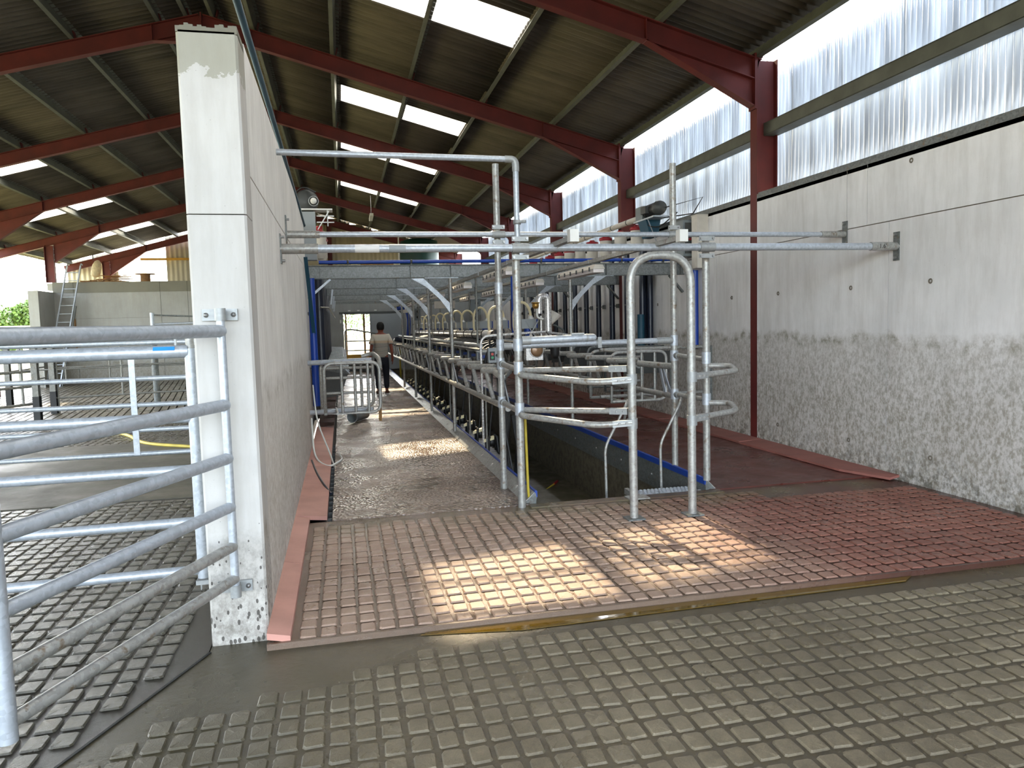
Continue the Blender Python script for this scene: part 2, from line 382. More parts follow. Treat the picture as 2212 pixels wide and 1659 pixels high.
# raised blocks pressed into the concrete
def blockmesh(sx, sy, h, k):
    rnd = random.Random(k); j = lambda a: rnd.uniform(-a, a); bv = .007; c = .010
    X, Y = sx/2, sy/2
    ring = [(X-c, -Y), (X, -Y+c), (X, Y-c), (X-c, Y), (-X+c, Y), (-X, Y-c), (-X, -Y+c), (-X+c, -Y)]
    ring = [(x+j(.004), y+j(.005)) for x, y in ring]
    lo = [(x, y, -h) for x, y in ring]; hi = [(x*(1-bv/X), y*(1-bv/Y), j(.0012)) for x, y in ring]
    return lo+hi+[(0, 0, .001)], [(i, (i+1) % 8, (i+1) % 8+8, i+8) for i in range(8)]+[(i+8, (i+1) % 8+8, 16) for i in range(8)]
def blocks(root, x0, x1, y0, y1, px, py, top, mat, keep, near=None, h=.009, matn=None):
    protos = [blockmesh(px-.017, py-.024, h, i) for i in range(8)]; cells = []
    nx, ny = int((x1-x0)/px), int((y1-y0)/py)
    for i in range(nx):
        for j in range(ny):
            x, y = x0+(i+.5)*px, y0+(j+.5)*py
            if keep(x, y): cells.append((x+random.uniform(-.003, .003), y+random.uniform(-.003, .003)))
    cells.sort(key=lambda c: c[0]**2*.4+c[1]**2)
    if near:
        ms = []
        for vs, fs in protos:
            me = bpy.data.meshes.new('raised_block'); me.from_pydata(vs, [], fs); me.update(); me.materials.append(M[mat]); ms.append(me)
        vis = [c for c in cells if c[1] > 1.9 and c[0] < .1+c[1]*1.02 and c[0] > -.62*c[1]][:near]; vs_ = set(vis)
        for x, y in vis:
            o = bpy.data.objects.new('raised_block', random.choice(ms)); C.objects.link(o); o.parent = root
            o.location = V((x, y, top+random.uniform(-.002, .001)))-org(root)
        cells = [c for c in cells if c not in vs_]
    b = MB()
    for x, y in cells:
        vs, fs = random.choice(protos); dz = random.uniform(-.003, .001); b.add([(a+x, c+y, d+top+dz) for a, c, d in vs], fs)
    o = part('raised_blocks', b, mat, root); o['kind'] = 'stuff'
def line(x, y, a, b_): return (b_[0]-a[0])*(y-a[1])-(b_[1]-a[1])*(x-a[0])
J0, J1 = (-.746, 4.09), (-1.45, 2.49)
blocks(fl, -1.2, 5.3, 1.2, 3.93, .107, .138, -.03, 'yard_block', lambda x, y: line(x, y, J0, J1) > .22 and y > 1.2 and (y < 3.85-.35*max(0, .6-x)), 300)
blocks(fl2, -5.4, -.85, 1.6, 8.1, .112, .140, -.029, 'left_block', lambda x, y: line(x, y, J0, J1) < -.16)
blocks(fl2, -8.0, -1.4, 12.4, 15.1, .112, .140, -.029, 'left_block', lambda x, y: True)
b = MB().bar((J0[0], J0[1], -.036), (J1[0], J1[1], -.036), .014, .004); part('joint', b, 'black', fl2)
# slats of the left yard
a9 = math.radians(9); md = bpy.data.meshes.new('slat'); pb = MB().box(-.065, .065, -6.6, 6.6, -.14, 0); md.from_pydata(pb.v, [], pb.f); md.materials.append(M['slat'])
for i in range(62):
    o = bpy.data.objects.new('slat', md); C.objects.link(o); o.parent = fl2
    o.location = (-10.9+i*.163, 21.9, -.03); o.rotation_euler = (0, 0, a9)
# --- raised red floor in front of the pit
pf = sroot('floor_collecting_area')
part('slab', MB().box(XL, XR, 4.03, 6.55, -.4, -.013), 'plat_base', pf)
part('slab_edge', MB().box(XL, XR, 4.027, 4.05, -.39, -.004).box(1.6, 3.5, 6.43, 6.55, -.95, -.001), 'plat_base', pf)
blocks(pf, -.30, 5.3, 4.055, 6.44, .107, .136, 0, 'plat_block', lambda x, y: not (x > 3.75 and y > 6.15) and not (x < .9 and y > 6.3), None, .009)
pl = sroot('floor_left_stand')
part('rubber_mat', MB().box(-.145, 1.62, 6.55, 29, -1.2, 0), 'mat_floor', pl)
part('channel_bed', MB().box(-.455, -.1, 6.55, 29, -.3, -.08), 'black', pl)
for k in range(20):
    part('channel_cleat', MB().box(-.185, -.15, 6.62+k*.22, 6.64+k*.22, -.08, -.006), 'dark_grey', pl)
pr_ = sroot('floor_right_stand')
part('slab', MB().box(3.41, XR, 6.55, 29, -1.2, 0), 'plat_smooth', pr_)
pit = sroot('floor_pit')
part('slab', MB().box(1.5, 3.6, 6.5, 29, -1.2, -.92), 'yard_smooth', pit)
part('drain_step', MB().box(2.55, 3.52, 6.55, 29, -.92, -.86), 'yard_smooth', pit)
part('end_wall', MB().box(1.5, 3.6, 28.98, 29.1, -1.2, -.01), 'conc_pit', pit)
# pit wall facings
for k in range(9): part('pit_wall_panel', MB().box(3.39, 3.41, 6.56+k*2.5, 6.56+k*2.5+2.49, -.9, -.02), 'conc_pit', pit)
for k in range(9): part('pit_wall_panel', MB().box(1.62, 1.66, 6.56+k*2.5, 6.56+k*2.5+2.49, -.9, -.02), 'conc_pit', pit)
# kerbs
bl = sroot('baseboard_left')
for k, (y0, y1, xx) in enumerate(((4.05, 5.3, -.335), (5.31, 6.6, -.335), (6.61, 9, -.19), (9.01, 12.6, -.19))):
    part('kerb_slab', MB().plate([(XL, y0, .03), (xx, y0, .004), (xx, y1, .004), (XL, y1, .03)], (0, 0, 1), .035), 'kerb_pink', bl)
part('kerb_slab', MB().box(XL, -.19, 12.6, 29, -.1, .01), 'plat_smooth', bl)
br = sroot('baseboard_right')
b = MB()
for k in range(9):
    y0 = 6.35+k*2.5; x0 = 5.06-.0045*(y0-6.3)*2
    part('kerb_slab', MB().plate([(x0+(.2 if k == 0 else 0), y0, .01), (x0-.01, y0+(.5 if k == 0 else 0), .02), (x0-.03, y0+2.49, .01), (XR, y0+2.49, .03), (XR, y0, .03)], (0, 0, 1), .024), 'kerb_red', br)
# puddle in the step + small blocks of the drain
struct('puddle', MB().plate([(.35, 3.99, -.0335), (.9, 3.90, -.0335), (2.3, 3.93, -.0335), (3.4, 3.95, -.0335), (3.5, 4.02, -.0335), (.4, 4.02, -.0335)], (0, 0, 1), .003), 'puddle')['kind'] = 'stuff'
one('drain_grate', MB().box(1.46, 1.57, 3.93, 4.0, -.06, -.038).box(1.47, 1.48, 3.93, 4.0, -.04, -.034).box(1.5, 1.51, 3.93, 4.0, -.04, -.034).box(1.53, 1.54, 3.93, 4.0, -.04, -.034), 'panel_grey', 'small grey slotted drain grate lying in the wet step edge', 'drain')
one('concrete_chip', MB().plate([(1.63, 3.93, -.045), (1.72, 3.94, -.045), (1.9, 3.99, -.045), (1.64, 4.0, -.045)], (0, 0, 1), .012), 'yard_block', 'flat chip of concrete beside the drain grate in the step edge', 'concrete chip')

# --- right wall
wr = sroot('wall_right')
def panels(root, face, thick, side, ys, z0, z1, mat, gap=.004):
    for a, c in ys:
        x0, x1 = (face, face+thick) if side > 0 else (face-thick, face)
        part('concrete_panel', MB().box(x0, x1, a+gap, c-gap, z0, z1), mat, root)
cols = FR[:6]
low = [(-5.4, -3), (-3, -.73), (-.57, 1.6), (1.6, 4.12), (4.28, 6.544), (6.544, 8.985), (9.146, 10.07), (10.07, 12.0), (12.0, 13.85), (14.01, 16.4), (16.4, 18.72), (18.88, 21.2), (21.2, 23.62), (23.78, 26.2), (26.2, 29.2)]
up = [(-5.4, -.73), (-.57, 4.12), (4.28, 6.867), (6.867, 7.188), (7.188, 8.985), (9.146, 13.85), (14.01, 18.72), (18.88, 23.62), (23.78, 29.2)]
panels(wr, XR, .16, 1, low, -.3, 2.562, 'conc_r'); panels(wr, XR, .16, 1, up, 2.572, 3.19, 'conc_r')
part('joint_mortar', MB().box(XR+.012, XR+.15, -1, 8.985, -.3, 3.17).box(XR+.012, XR+.15, 9.146, 13.85, -.3, 3.17).box(XR+.012, XR+.15, 14.01, 18.7, -.3, 3.17), 'conc_joint', wr)
for y, z in ((9.635, 1.93), (8.489, 1.938), (7.11, 1.936), (5.989, 1.942), (9.631, .274), (8.493, .278), (6.255, 3.10), (7.123, .282), (12.167, 1.91), (4.9, 1.94), (5.95, .28)):
    part('tie_hole', MB().lathe([(.010, 0), (.014, .004), (.024, .005), (.026, 0)], (XR, y, z), (-1, 0, 0), 14), 'conc_joint', wr)
for y0, y1 in ((-1, 4.12), (4.28, 8.985), (9.146, 13.85), (14.01, 18.72), (18.88, 23.62)):
    part('edge_angle', MB().box(XR-.004, XR+.17, y0, y1, 3.19, 3.20).box(XR+.0, XR+.006, y0, y1, 3.15, 3.25).box(XR+.02, XR+.05, y0, y1, 3.2, 3.27), 'galv_dark', wr)
# --- divider wall
wm = sroot('wall_middle', (-.6, 4.17, 0))
def rough_front(z0, z1, y0, y1, mat):
    bv = .012
    b = MB().plate([(-.75+bv, y0, 0), (XL-bv, y0, 0), (XL, y0+bv, 0), (XL, y1, 0), (-.75, y1, 0), (-.75, y0+bv, 0)], (0, 0, 1), 1)
    b.v = [(x, y, z0 if z < 0 else z1) for x, y, z in b.v]; part('concrete_panel', b, mat, wm)
rough_front(-.2, 2.25, 4.17, 4.45, 'conc_front'); rough_front(2.256, 3.17, 4.17, 4.45, 'conc_front')
# uneven cast top of the wall end
b = MB(); n = 14
for i in range(n):
    x = -.75+.295*i/n; b.box(x, x+.295/n, 4.17, 4.45, 3.16, 3.195+random.uniform(-.008, .012))
part('rough_top', b, 'ledge', wm)
for y0, y1 in ((4.45, 6.3), (6.3, 8.0), (8.0, 9.6), (9.6, 11.1)):
    part('concrete_panel', MB().box(-.75, XL, y0+.002, y1-.002, -.2, 2.495), 'conc_mid', wm)
for y0, y1 in ((4.45, 7.0), (7.0, 11.1)):
    part('concrete_panel', MB().box(-.75, XL, y0+.002, y1-.002, 2.505, 3.215), 'conc_mid', wm)
part('joint_mortar', MB().box(-.74, XL-.01, 4.46, 11.08, 2.4, 2.6), 'conc_joint', wm); part('joint_mortar', MB().box(-.83, 5.4, 29.04, 29.18, 2.2, 2.85), 'conc_joint', wm)
for y0, y1 in ((11.1, 14), (14, 17), (17, 20), (20, 23), (23, 26), (26, 29)):
    part('concrete_panel', MB().box(-.85, -.60, y0+.003, y1-.003, -.2, 2.9), 'conc_mid', wm)
# --- end wall with door
we = sroot('wall_end')
Y0, Y1 = 29.0, 29.2
for x0, x1, z0, z1 in ((-.85, .10, -.2, 2.55), (2.3, 3.8, -.2, 2.55), (3.8, 5.52, -.2, 2.55), (1.10, 2.3, -.2, 2.55), (.10, 1.10, 2.15, 2.55), (-.85, 1.1, 2.556, 2.9), (1.1, 5.52, 2.556, 2.9)):
    part('concrete_panel', MB().box(x0+.003, x1-.003, Y0, Y1, z0, z1), 'conc_end', we)
d1 = sroot('door_1', (.6, 29, 0))
part('door_post', MB().box(.155, .215, 29.3, 29.4, -.1, 2.4), 'wood', d1); part('door_post', MB().box(.83, .90, 29.3, 29.4, -.1, 2.4), 'wood', d1)
part('door_track', MB().box(-.05, 2.3, 28.90, 28.96, 2.17, 2.24), 'dark_grey', d1)
for x in (.28, .62, 1.25): part('track_bracket', MB().box(x, x+.09, 28.9, 29.0, 2.27, 2.31), 'white_paint', d1)
sp_ = part('door_panel', MB().box(1.09, 2.30, 28.86, 28.93, .05, 2.15), 'panel_grey', d1)
part('door_rim', MB().box(1.07, 1.10, 28.85, 28.94, .03, 2.17).box(2.29, 2.32, 28.85, 28.94, .03, 2.17), 'galv_dark', sp_)
part('sill_board', MB().box(.08, 1.1, 28.88, 28.93, .50, .64), 'yellow_wood', d1, 'yellow board across the foot of the doorway')
part('sill_step', MB().box(.08, 1.1, 28.9, 29.2, -.2, .47), 'dark_grey', d1)
part('door_latch', MB().box(-.03, .02, 28.95, 29.0, 1.83, 1.95), 'white_paint', d1)
g = thing('doorway_gate', 'grey tubular gate with sloping top rail standing across the far bright doorway', 'gate', (.2, 28.6, 0))
part('gate_frame', MB().tube([(.13, 28.6, .45), (.13, 28.6, 1.55), (.30, 28.6, 1.60), (1.35, 28.6, 1.40)], .028, 10, .12), 'galv_far', g)
for z in (1.15, .80): part('rail', MB().tube([(.13, 28.6, z), (1.35, 28.6, z)], .022, 8), 'galv_far', g)

# --- left back wall and loft
wl = sroot('wall_left_back', (-5, 28.6, 0))
for x0, x1 in ((-9.55, -8.9), (-8.9, -6.15), (-6.15, -5.25), (-5.25, -3.2), (-3.2, -.85)):
    for z0, z1, mt in ((-.2, 2.2, 'conc_back'), (2.206, 3.10, 'conc_back'), (3.1, 3.46, 'ledge')):
        part('concrete_panel', MB().box(x0+.005, x1-.005, 28.6-(.02 if z0 == 3.1 else 0), 28.85, z0, z1), mt, wl)
part('joint_mortar', MB().box(-9.5, -.9, 28.64, 28.84, -.1, 3.4), 'conc_joint', wl)
for z0, z1 in ((-.2, 1.95), (1.956, 3.12)): part('concrete_panel', MB().box(-9.82, -9.52, 27.2, 28.8, z0, z1), 'conc_back', wl)
lf = sroot('floor_loft'); part('deck', MB().box(-9.8, -.85, 28.86, 35.2, 3.2, 3.44).box(-.85, 5.5, 29.2, 35.2, 2.75, 2.9), 'conc_back', lf)
part('rust_streak', MB().box(-8.95, -8.9, 28.575, 28.6, 1.2, 2.2), 'wood', wl, 'rusty brown steel stud set in the wall joint')

# --- roof sheets
ce = sroot('ceiling')
def corr(length, width, pitch, amp, seg=6, th=.006):
    n = int(width/pitch*seg); vs, fs = [], []
    for k in range(2):
        for i in range(n+1):
            y = -width/2+width*i/n; z = amp*math.cos(2*PI*y/pitch)
            vs += [(0, y, z-k*th), (length, y, z-k*th)]
    m = 2*(n+1)
    for i in range(n): fs += [(2*i, 2*i+1, 2*i+3, 2*i+2), (m+2*i, m+2*i+2, m+2*i+3, m+2*i+1)]
    fs += [(2*i, 2*i+2, m+2*i+2, m+2*i) for i in range(n)]+[(2*i+1, m+2*i+1, m+2*i+3, 2*i+3) for i in range(n)]
    return vs, fs
def corrmesh(name, mat, *a):
    vs, fs = corr(*a); me = bpy.data.meshes.new(name); me.from_pydata(vs, [], fs); me.polygons.foreach_set('use_smooth', [True]*len(fs)); me.update(); me.materials.append(M[mat]); return me
PW = 1.095; ang = math.atan(SLP)
rows = [(1, RX, .22), (1, .14, 2.84), (1, 2.76, 5.62), (-1, RX, -4.2), (-1, -4.12, -6.85), (-1, -6.77, -9.5), (-1, -9.42, -11.5)]
YS = -.4475-5*PW  # roof run stretched behind the camera to hold back front light
SKY = {(1, 1): (0, 5, 10, 15, 20, 24, 29), (-1, 5): (4, 9, 14, 19, 24, 29, 34)}  # early indices: unseen skylights added to bring more light inside
off = .215; nsheet = 38
WN = 1
for ri, (sd_, xa, xb) in enumerate(rows):
    L = abs(xb-xa)/math.cos(ang); me = corrmesh('roof_sheet', 'roof', L, PW, .146, .030); ms = corrmesh('skylight_pane', 'skylight', L, PW, .146, .030)
    for k in range(nsheet+1):
        y = YS+PW/2+k*PW-(.35 if sd_ < 0 else 0)
        if y > 35.3: break
        issky = k in SKY.get((sd_, ri), ())
        zt = rz(xa)+off+.004*((ri+k) % 2)
        if issky:
            w = sroot('window_%d' % WN, (xa, y, zt)); WN += 1
            o = bpy.data.objects.new('pane', ms); C.objects.link(o); o.parent = w
        else:
            o = bpy.data.objects.new('roof_sheet', me); C.objects.link(o); o.parent = ce; o.location = (xa, y, zt)
        o.rotation_euler = (0, ang, 0 if sd_ > 0 else PI)
part('ridge_cap', MB().bar((RX-.15, YS, rz(RX-.15)+off+.03), (RX-.15, 35.3, rz(RX-.15)+off+.03), .34, .02, (-SLP, 0, 1)).bar((RX+.15, YS, rz(RX+.15)+off+.03), (RX+.15, 35.3, rz(RX+.15)+off+.03), .34, .02, (SLP, 0, 1)), 'roof', ce)

# --- right translucent side cladding
wc = sroot('wall_right_cladding')
H = rz(5.6)+.16-3.24
me = corrmesh('cladding_sheet', 'clad', H, 1.0, .0762, .011)
for k in range(36):
    o = bpy.data.objects.new('cladding_sheet', me); C.objects.link(o); o.parent = wc
    o.location = (5.735+.003*(k % 2), -5.5+k*.985, 3.24); o.rotation_euler = (0, -PI/2, 0)
# --- rear gable cladding
wg = sroot('wall_rear_gable')
def gable(x0, x1, z0, mat):
    zt = min(rz(x0), rz(x1))+.25 if (x0-RX)*(x1-RX) > 0 else RZ+.1
    return
k = 0; x = -11.2
while x < 5.6:
    xm = x+.5; zt = rz(xm)+.2; z0 = 3.3 if x < -.9 else 2.9
    clear = (-9.6 < x < -8.0) or (4.9 < x)
    vs, fs = corr(zt-z0, 1.0, .2 if not clear else .0762, .02 if not clear else .01, 6)
    me = bpy.data.meshes.new('cladding_sheet'); me.from_pydata(vs, [], fs); me.polygons.foreach_set('use_smooth', [True]*len(fs)); me.materials.append(M['gable_clear' if clear else 'gable'])
    o = bpy.data.objects.new('cladding_sheet', me); C.objects.link(o); o.parent = wg; o.location = (xm, 35.42+.003*(k % 2), z0)
    o.rotation_euler = Matrix(((0, 1, 0), (0, 0, 1), (1, 0, 0))).to_euler(); x += .98; k += 1
part('sheeting_rail', MB().box(-8.3, -.9, 35.3, 35.36, 4.78, 4.88), 'yellow_wood', wg); part('sheeting_rail', MB().box(-.9, 5.4, 35.3, 35.36, 4.3, 4.4), 'wood', wg)
part('gable_post', MB().ibeam((-.35, 35.25, 2.9), (-.35, 35.25, 6.3), .2, .12, up=(1, 0, 0)), 'red_steel', wg)

# ================================================================== steel frame
NF = ['', '', 'nearest', 'second', 'third', 'fourth', 'fifth', 'sixth', 'farthest']
for i, Y in enumerate(FR):
    t = thing('portal_frame', 'red-painted steel portal frame, %s across the shed counting from the yard end' % NF[i], 'steel frame', (RX, Y, 0), 'red portal frames across the shed')
    if i < 2: t['kind'] = 'structure'; del t['label'], t['category'], t['group']
    dp = .27
    for s, xe in ((1, 5.42), (-1, -11.2)):
        x0 = RX; p = V((x0, Y, rz(x0)-dp/2*1.03)); q = V((xe, Y, rz(xe)-dp/2*1.03))
        up = V((SLP*s, 0, 1)).normalized(); part('rafter', MB().ibeam(p, q, dp, .14, .012, .01, up), 'red_steel', t)
    # columns
    c = part('column', MB().ibeam((5.52, Y, -.3), (5.52, Y, 4.97), .30, .16, .013, .01, (1, 0, 0)), 'red_steel', t)
    for k in range(4): part('bolt', MB().cyl((5.368, Y-.05, 4.45+k*.15), (5.35, Y-.05, 4.45+k*.15), .011, 8), 'bolt', c)
    part('end_plate', MB().box(5.345, 5.37, Y-.08, Y+.08, 4.34, 5.04), 'red_steel', t)
    zb = 3.46 if Y > 28 else -.1; zt = rz(-9.6)-.27
    c = part('column', MB().ibeam((-9.6, Y, zb), (-9.6, Y, zt), .28, .16, .013, .01, (1, 0, 0)), 'red_steel', t)
    for k in range(3): part('bolt', MB().cyl((-9.45, Y-.05, zt-.12-k*.18), (-9.43, Y-.05, zt-.12-k*.18), .011, 8), 'bolt', c)
    # haunches: tapered web and bottom flange
    def haunch(xa, xb, zbot, s):
        za, zb2 = rz(xa)-dp, rz(xb)-dp
        b = MB().plate([(xa, Y, za), (xb, Y, zb2), (xb, Y, zbot)], (0, 1, 0), .01).bar((xa, Y, za), (xb, Y, zbot), .14, .012, (0, 0, 1))
        part('haunch', b, 'red_steel', t)
        part('stiffener', MB().plate([(xa, Y-.07, rz(xa)-.02), (xa, Y+.07, rz(xa)-.02), (xa, Y+.07, za-.01), (xa, Y-.07, za-.01)], (1, 0, 0), .012), 'red_steel', t)
    haunch(3.86, 5.35, 4.38, 1); haunch(-8.0, -9.45, 4.13, -1)
    haunch(-1.30, RX, RZ-dp-.20, 1); haunch(-2.86, RX, RZ-dp-.20, -1)
    part('ridge_plate', MB().box(RX-.012, RX+.012, Y-.07, Y+.07, RZ-.50, RZ+.02), 'red_steel', t)
# purlins: Z sections along the shed
PX = [5.45, 4.10, 2.77, 1.44, .10, -1.20, -1.85, -2.31, -2.75, -4.07, -5.38, -6.70, -8.03, -9.36, -10.95]
for i, x in enumerate(PX):
    s = 1 if x > RX else -1; zc = rz(x)+.10; up = V((SLP*s, 0, 1)).normalized(); sd2 = V((1, 0, -SLP*s)).normalized()
    lab = ('grey steel purlin on the right roof slope, %s up from the eaves' % ORD[i]) if x > RX else ('grey steel purlin on the left roof slope, %s down from the ridge' % ORD[i-7])
    t = thing('roof_purlin', lab, 'purlin', (x, YS, zc), 'steel purlins under the roof sheets')
    for j in range(len(FR)):
        ya = ([YS]+FR)[j]; yb = ([YS]+FR)[j+1]+(.15 if j == len(FR)-1 else -.004)
        P, Q = V((x, ya, zc)), V((x, yb, zc)); h = .18
        b = MB().bar(P, Q, .012, h, up)
        for k in (-1, 1): b.bar(P+up*k*h/2+sd2*k*.028, Q+up*k*h/2+sd2*k*.028, .062, .008, up)
        part('purlin_length', b, 'purlin', t)
        if j < len(FR)-1:
            part('cleat', MB().bar((x+.03, yb-.05, zc-.02), (x+.03, yb+.05, zc-.02), .02, .12, up), 'red_steel', t)
t = thing('side_rail', 'grey steel channel rail running along the clear side cladding on the right', 'rail', (5.55, YS, 4.1))
for j in range(8):
    ya = ([YS]+FR)[j]; yb = ([YS]+FR)[j+1]
    b = MB().box(5.51, 5.70, ya+.01, yb-.01, 4.165, 4.175).box(5.51, 5.52, ya+.01, yb-.01, 4.02, 4.17).box(5.51, 5.70, ya+.01, yb-.01, 4.015, 4.025)
    part('rail_length', b, 'purlin', t)
one('cable_conduit', MB().tube([(-.47, 3.0, 3.45), (-.47, 6.8, 3.36), (-.45, 11.2, 3.12)], .022, 8), 'teal', 'thin dark teal pipe running along the top of the divider wall', 'pipe')
#PART2
# ================================================================== pit kerbs
def kerb(name, xf, xt, s, y0, y1, label):
    t = thing(name, label, 'kerb', (xt, y0, 0))
    part('sloped_plate', MB().plate([(xf, y0, 0), (xt, y0, .095), (xt, y1, .095), (xf, y1, 0)], (-s*.65, 0, .75), .008), 'galv_dirty', t)
    part('end_cap', MB().plate([(xf, y0, -.01), (xt, y0, .095), (xt+s*.012, y0, .04), (xt-s*.0, y0, -.05)], (0, 1, 0), .006), 'galv_dark', t)
    p = part('pit_plate', MB().box(min(xt, xt+s*.008), max(xt, xt+s*.008), y0, y1, -.24, .09), 'galv_dark', t)
    for k in range(14):
        for z in (-.10,): part('bolt', MB().lathe([(.0, .010), (.012, .008), (.014, 0)], (xt+s*.009, y0+.35+k*.95, z), (s, 0, 0), 8), 'bolt', p)
    part('edge_strip', MB().tube([(xt+s*.004, y0-.01, .100), (xt+s*.004, y1, .100)], .013, 8).box(min(xt+s*.004, xt+s*.02), max(xt+s*.004, xt+s*.02), y0, y1, .045, .105), 'blue2', t, 'blue plastic edging along the kerb top')
    for k in range(24):
        part('drain_notch', MB().lathe([(.0, .004), (.022, .003), (.024, 0)], (xf+(xt-xf)*.45, y0+.5+k*.62, .047), (-s*.65, 0, .75), 8), 'steel', t)
kerb('pit_kerb', 1.57, 1.68, 1, 6.60, 28.5, 'sloping galvanised kerb with blue edging on the left side of the pit')
kerb('pit_kerb', 3.48, 3.385, -1, 6.57, 28.5, 'galvanised kerb with blue edging on the right side of the pit')

# ================================================================== posts and overhead rails
def clamp(parent, x, y, z, r, horiz=True, w=.15):
    b = MB()
    for k in (-1, 1):
        b.bar((x-w/2, y, z+k*(r+.045)), (x+w/2, y, z+k*(r+.045)), .010, .04)
    b.cyl((x-w/2, y, z), (x+w/2, y, z), r+.009, 14)
    c = part('clamp', b, 'cast', parent)
    for sx in (-1, 1):
        for k in (-1, 1): part('bolt', MB().cyl((x+sx*w*.40, y-.02, z+k*(r+.047)), (x+sx*w*.40, y+.012, z+k*(r+.047)), .012, 8), 'bolt', c)
def wallplate(parent, x, y, z, s, r, h=.24):
    part('wall_plate', MB().box(min(x, x+s*.01), max(x, x+s*.01), y-.04, y+.04, z-h/2, z+h/2), 'galv_dark', parent)
    part('sleeve', MB().cyl((x, y, z), (x+s*.30, y, z), r+.008, 14), 'galv_dirty', parent)
    for k in (-1, 1): part('bolt', MB().cyl((x, y, z+k*h*.4), (x+s*.035, y, z+k*h*.4), .011, 8), 'bolt', parent)
t = thing('overhead_rail', 'thick galvanised overhead rail, lower and nearer of the two spanning wall to wall', 'rail', (XL, 6.43, 2.305))
part('pipe', MB().cyl((XL, 6.43, 2.305), (XR, 6.43, 2.308), .034, 16), 'galv', t)
t0r = t
wallplate(t, XL, 6.43, 2.305, 1, .034); wallplate(t, XR, 6.43, 2.308, -1, .034, .28)
clamp(t, 1.555, 6.43, 2.305, .034); clamp(t, 3.33, 6.43, 2.307, .034)
part('paper_label', MB().lathe([(.0355, 0), (.0355, .20)], (.14, 6.43, 2.305), (1, 0, 0), 16), 'white_paint', t, 'worn white paper label wrapped on the pipe')
part('paper_label', MB().lathe([(.0355, 0), (.0355, .14)], (.42, 6.43, 2.305), (1, 0, 0), 16), 'panel_grey', t, 'silvery label wrapped on the pipe')
t = thing('overhead_rail', 'thinner galvanised overhead rail, upper and farther of the two spanning wall to wall', 'rail', (XL, 7.21, 2.515))
part('pipe', MB().cyl((XL, 7.21, 2.515), (XR, 7.21, 2.517), .0255, 16), 'galv', t)
wallplate(t, XL, 7.21, 2.515, 1, .0265, .34); wallplate(t, XR, 7.21, 2.517, -1, .0265, .28)
tx = bpy.data.curves.new('marking', 'FONT'); tx.body = "1.6'"; tx.size = .06; tx.extrude = .0004; tx.align_x = 'CENTER'
to_ = bpy.data.objects.new('m_', tx); C.objects.link(to_); me_ = bpy.data.meshes.new_from_object(to_.evaluated_get(bpy.context.evaluated_depsgraph_get())); bpy.data.objects.remove(to_); me_.materials.clear(); me_.materials.append(M['black'])
to = bpy.data.objects.new('marking', me_); C.objects.link(to); to.parent = t0r; to.rotation_euler = (PI/2, 0, 0); to.location = V((5.18, 6.43-.0425, 2.288))-org(t0r); to['label'] = 'black hand-written mark on the rail sleeve'
clamp(t, 1.53, 7.21, 2.515, .026, True, .125); clamp(t, 3.37, 7.21, 2.516, .026, True, .125)
t = thing('tall_rail', 'highest galvanised rail from divider wall to an elbow over the front left post', 'rail', (XL, 6.53, 3.13))
part('pipe', MB().tube([(XL, 6.53, 3.10), (1.47, 6.53, 3.085)], .026, 14), 'galv', t)
part('elbow', MB().tube([(1.46, 6.53, 3.085), (1.555, 6.53, 3.085), (1.555, 6.53, 2.98)], .031, 14, .07), 'cast', t)
part('down_pipe', MB().cyl((1.555, 6.53, 3.0), (1.55, 6.51, 2.3), .025, 14), 'galv', t)
part('ring_clamp', MB().lathe([(.026, 0), (.036, 0), (.036, .035), (.026, .035)], (1.552, 6.515, 2.52), (0, 0, 1), 14).cyl((1.56, 6.5, 2.54), (1.62, 6.47, 2.54), .014, 10), 'cast', t)
def post(label, x, y, z0, z1, r, collars, grp=None):
    t = thing('galvanised_post', label, 'post', (x, y, z0), grp)
    part('pipe', MB().cyl((x, y, z0), (x, y, z1), r, 16), 'galv_dirty', t)
    for z in collars: part('collar', MB().cyl((x, y, z-.055), (x, y, z+.055), r+.008, 16), 'galv', t)
    return t
G = 'posts at the head of the milking pit'
P1 = post('galvanised post standing on the left pit kerb behind the elbow post', 1.53, 7.275, .07, 3.20, .032, (1.257, .875, 1.44, 2.0), G)
P2 = post('galvanised post at the front end of the left pit kerb, under the elbow', 1.53, 6.505, .06, 2.33, .035, (1.253, .885, 1.46), G)
P3 = post('open-topped tall galvanised post behind the right side of the hoop', 3.40, 7.30, .09, 3.25, .033, (1.27, .865, 1.43), G)
P4 = post('galvanised post at the front end of the right pit kerb', 3.385, 6.56, .09, 2.42, .034, (1.275, .88), G)
for P, s in ((P1, 0), (P2, 0)):
    x, y = (1.53, 7.275) if P is P1 else (1.53, 6.505)
    part('foot', MB().cyl((x, y, -.02), (x, y, .08), .036, 14), 'galv_dirty', P)
def link(label, a, b, r=.026, cat='rail', grp='short rails joining the pit head posts'):
    t = thing('link_rail', label, cat, a, grp); part('pipe', MB().cyl(a, b, r, 12), 'galv_dirty', t)
    m = V(a).lerp(V(b), .12); n = V(a).lerp(V(b), .03); part('socket', MB().cyl(n, m, r+.007, 12), 'cast', t); return t
link('short upper rail joining the two posts on the left pit kerb', (1.53, 7.24, 1.257), (1.53, 6.54, 1.235))
link('short lower rail joining the two posts on the left pit kerb', (1.53, 7.24, .875), (1.53, 6.54, .86))
link('short upper rail joining the two posts on the right pit kerb', (3.40, 7.27, 1.272), (3.385, 6.60, 1.26))
link('short lower rail joining the two posts on the right pit kerb', (3.40, 7.27, .861), (3.385, 6.60, .875))
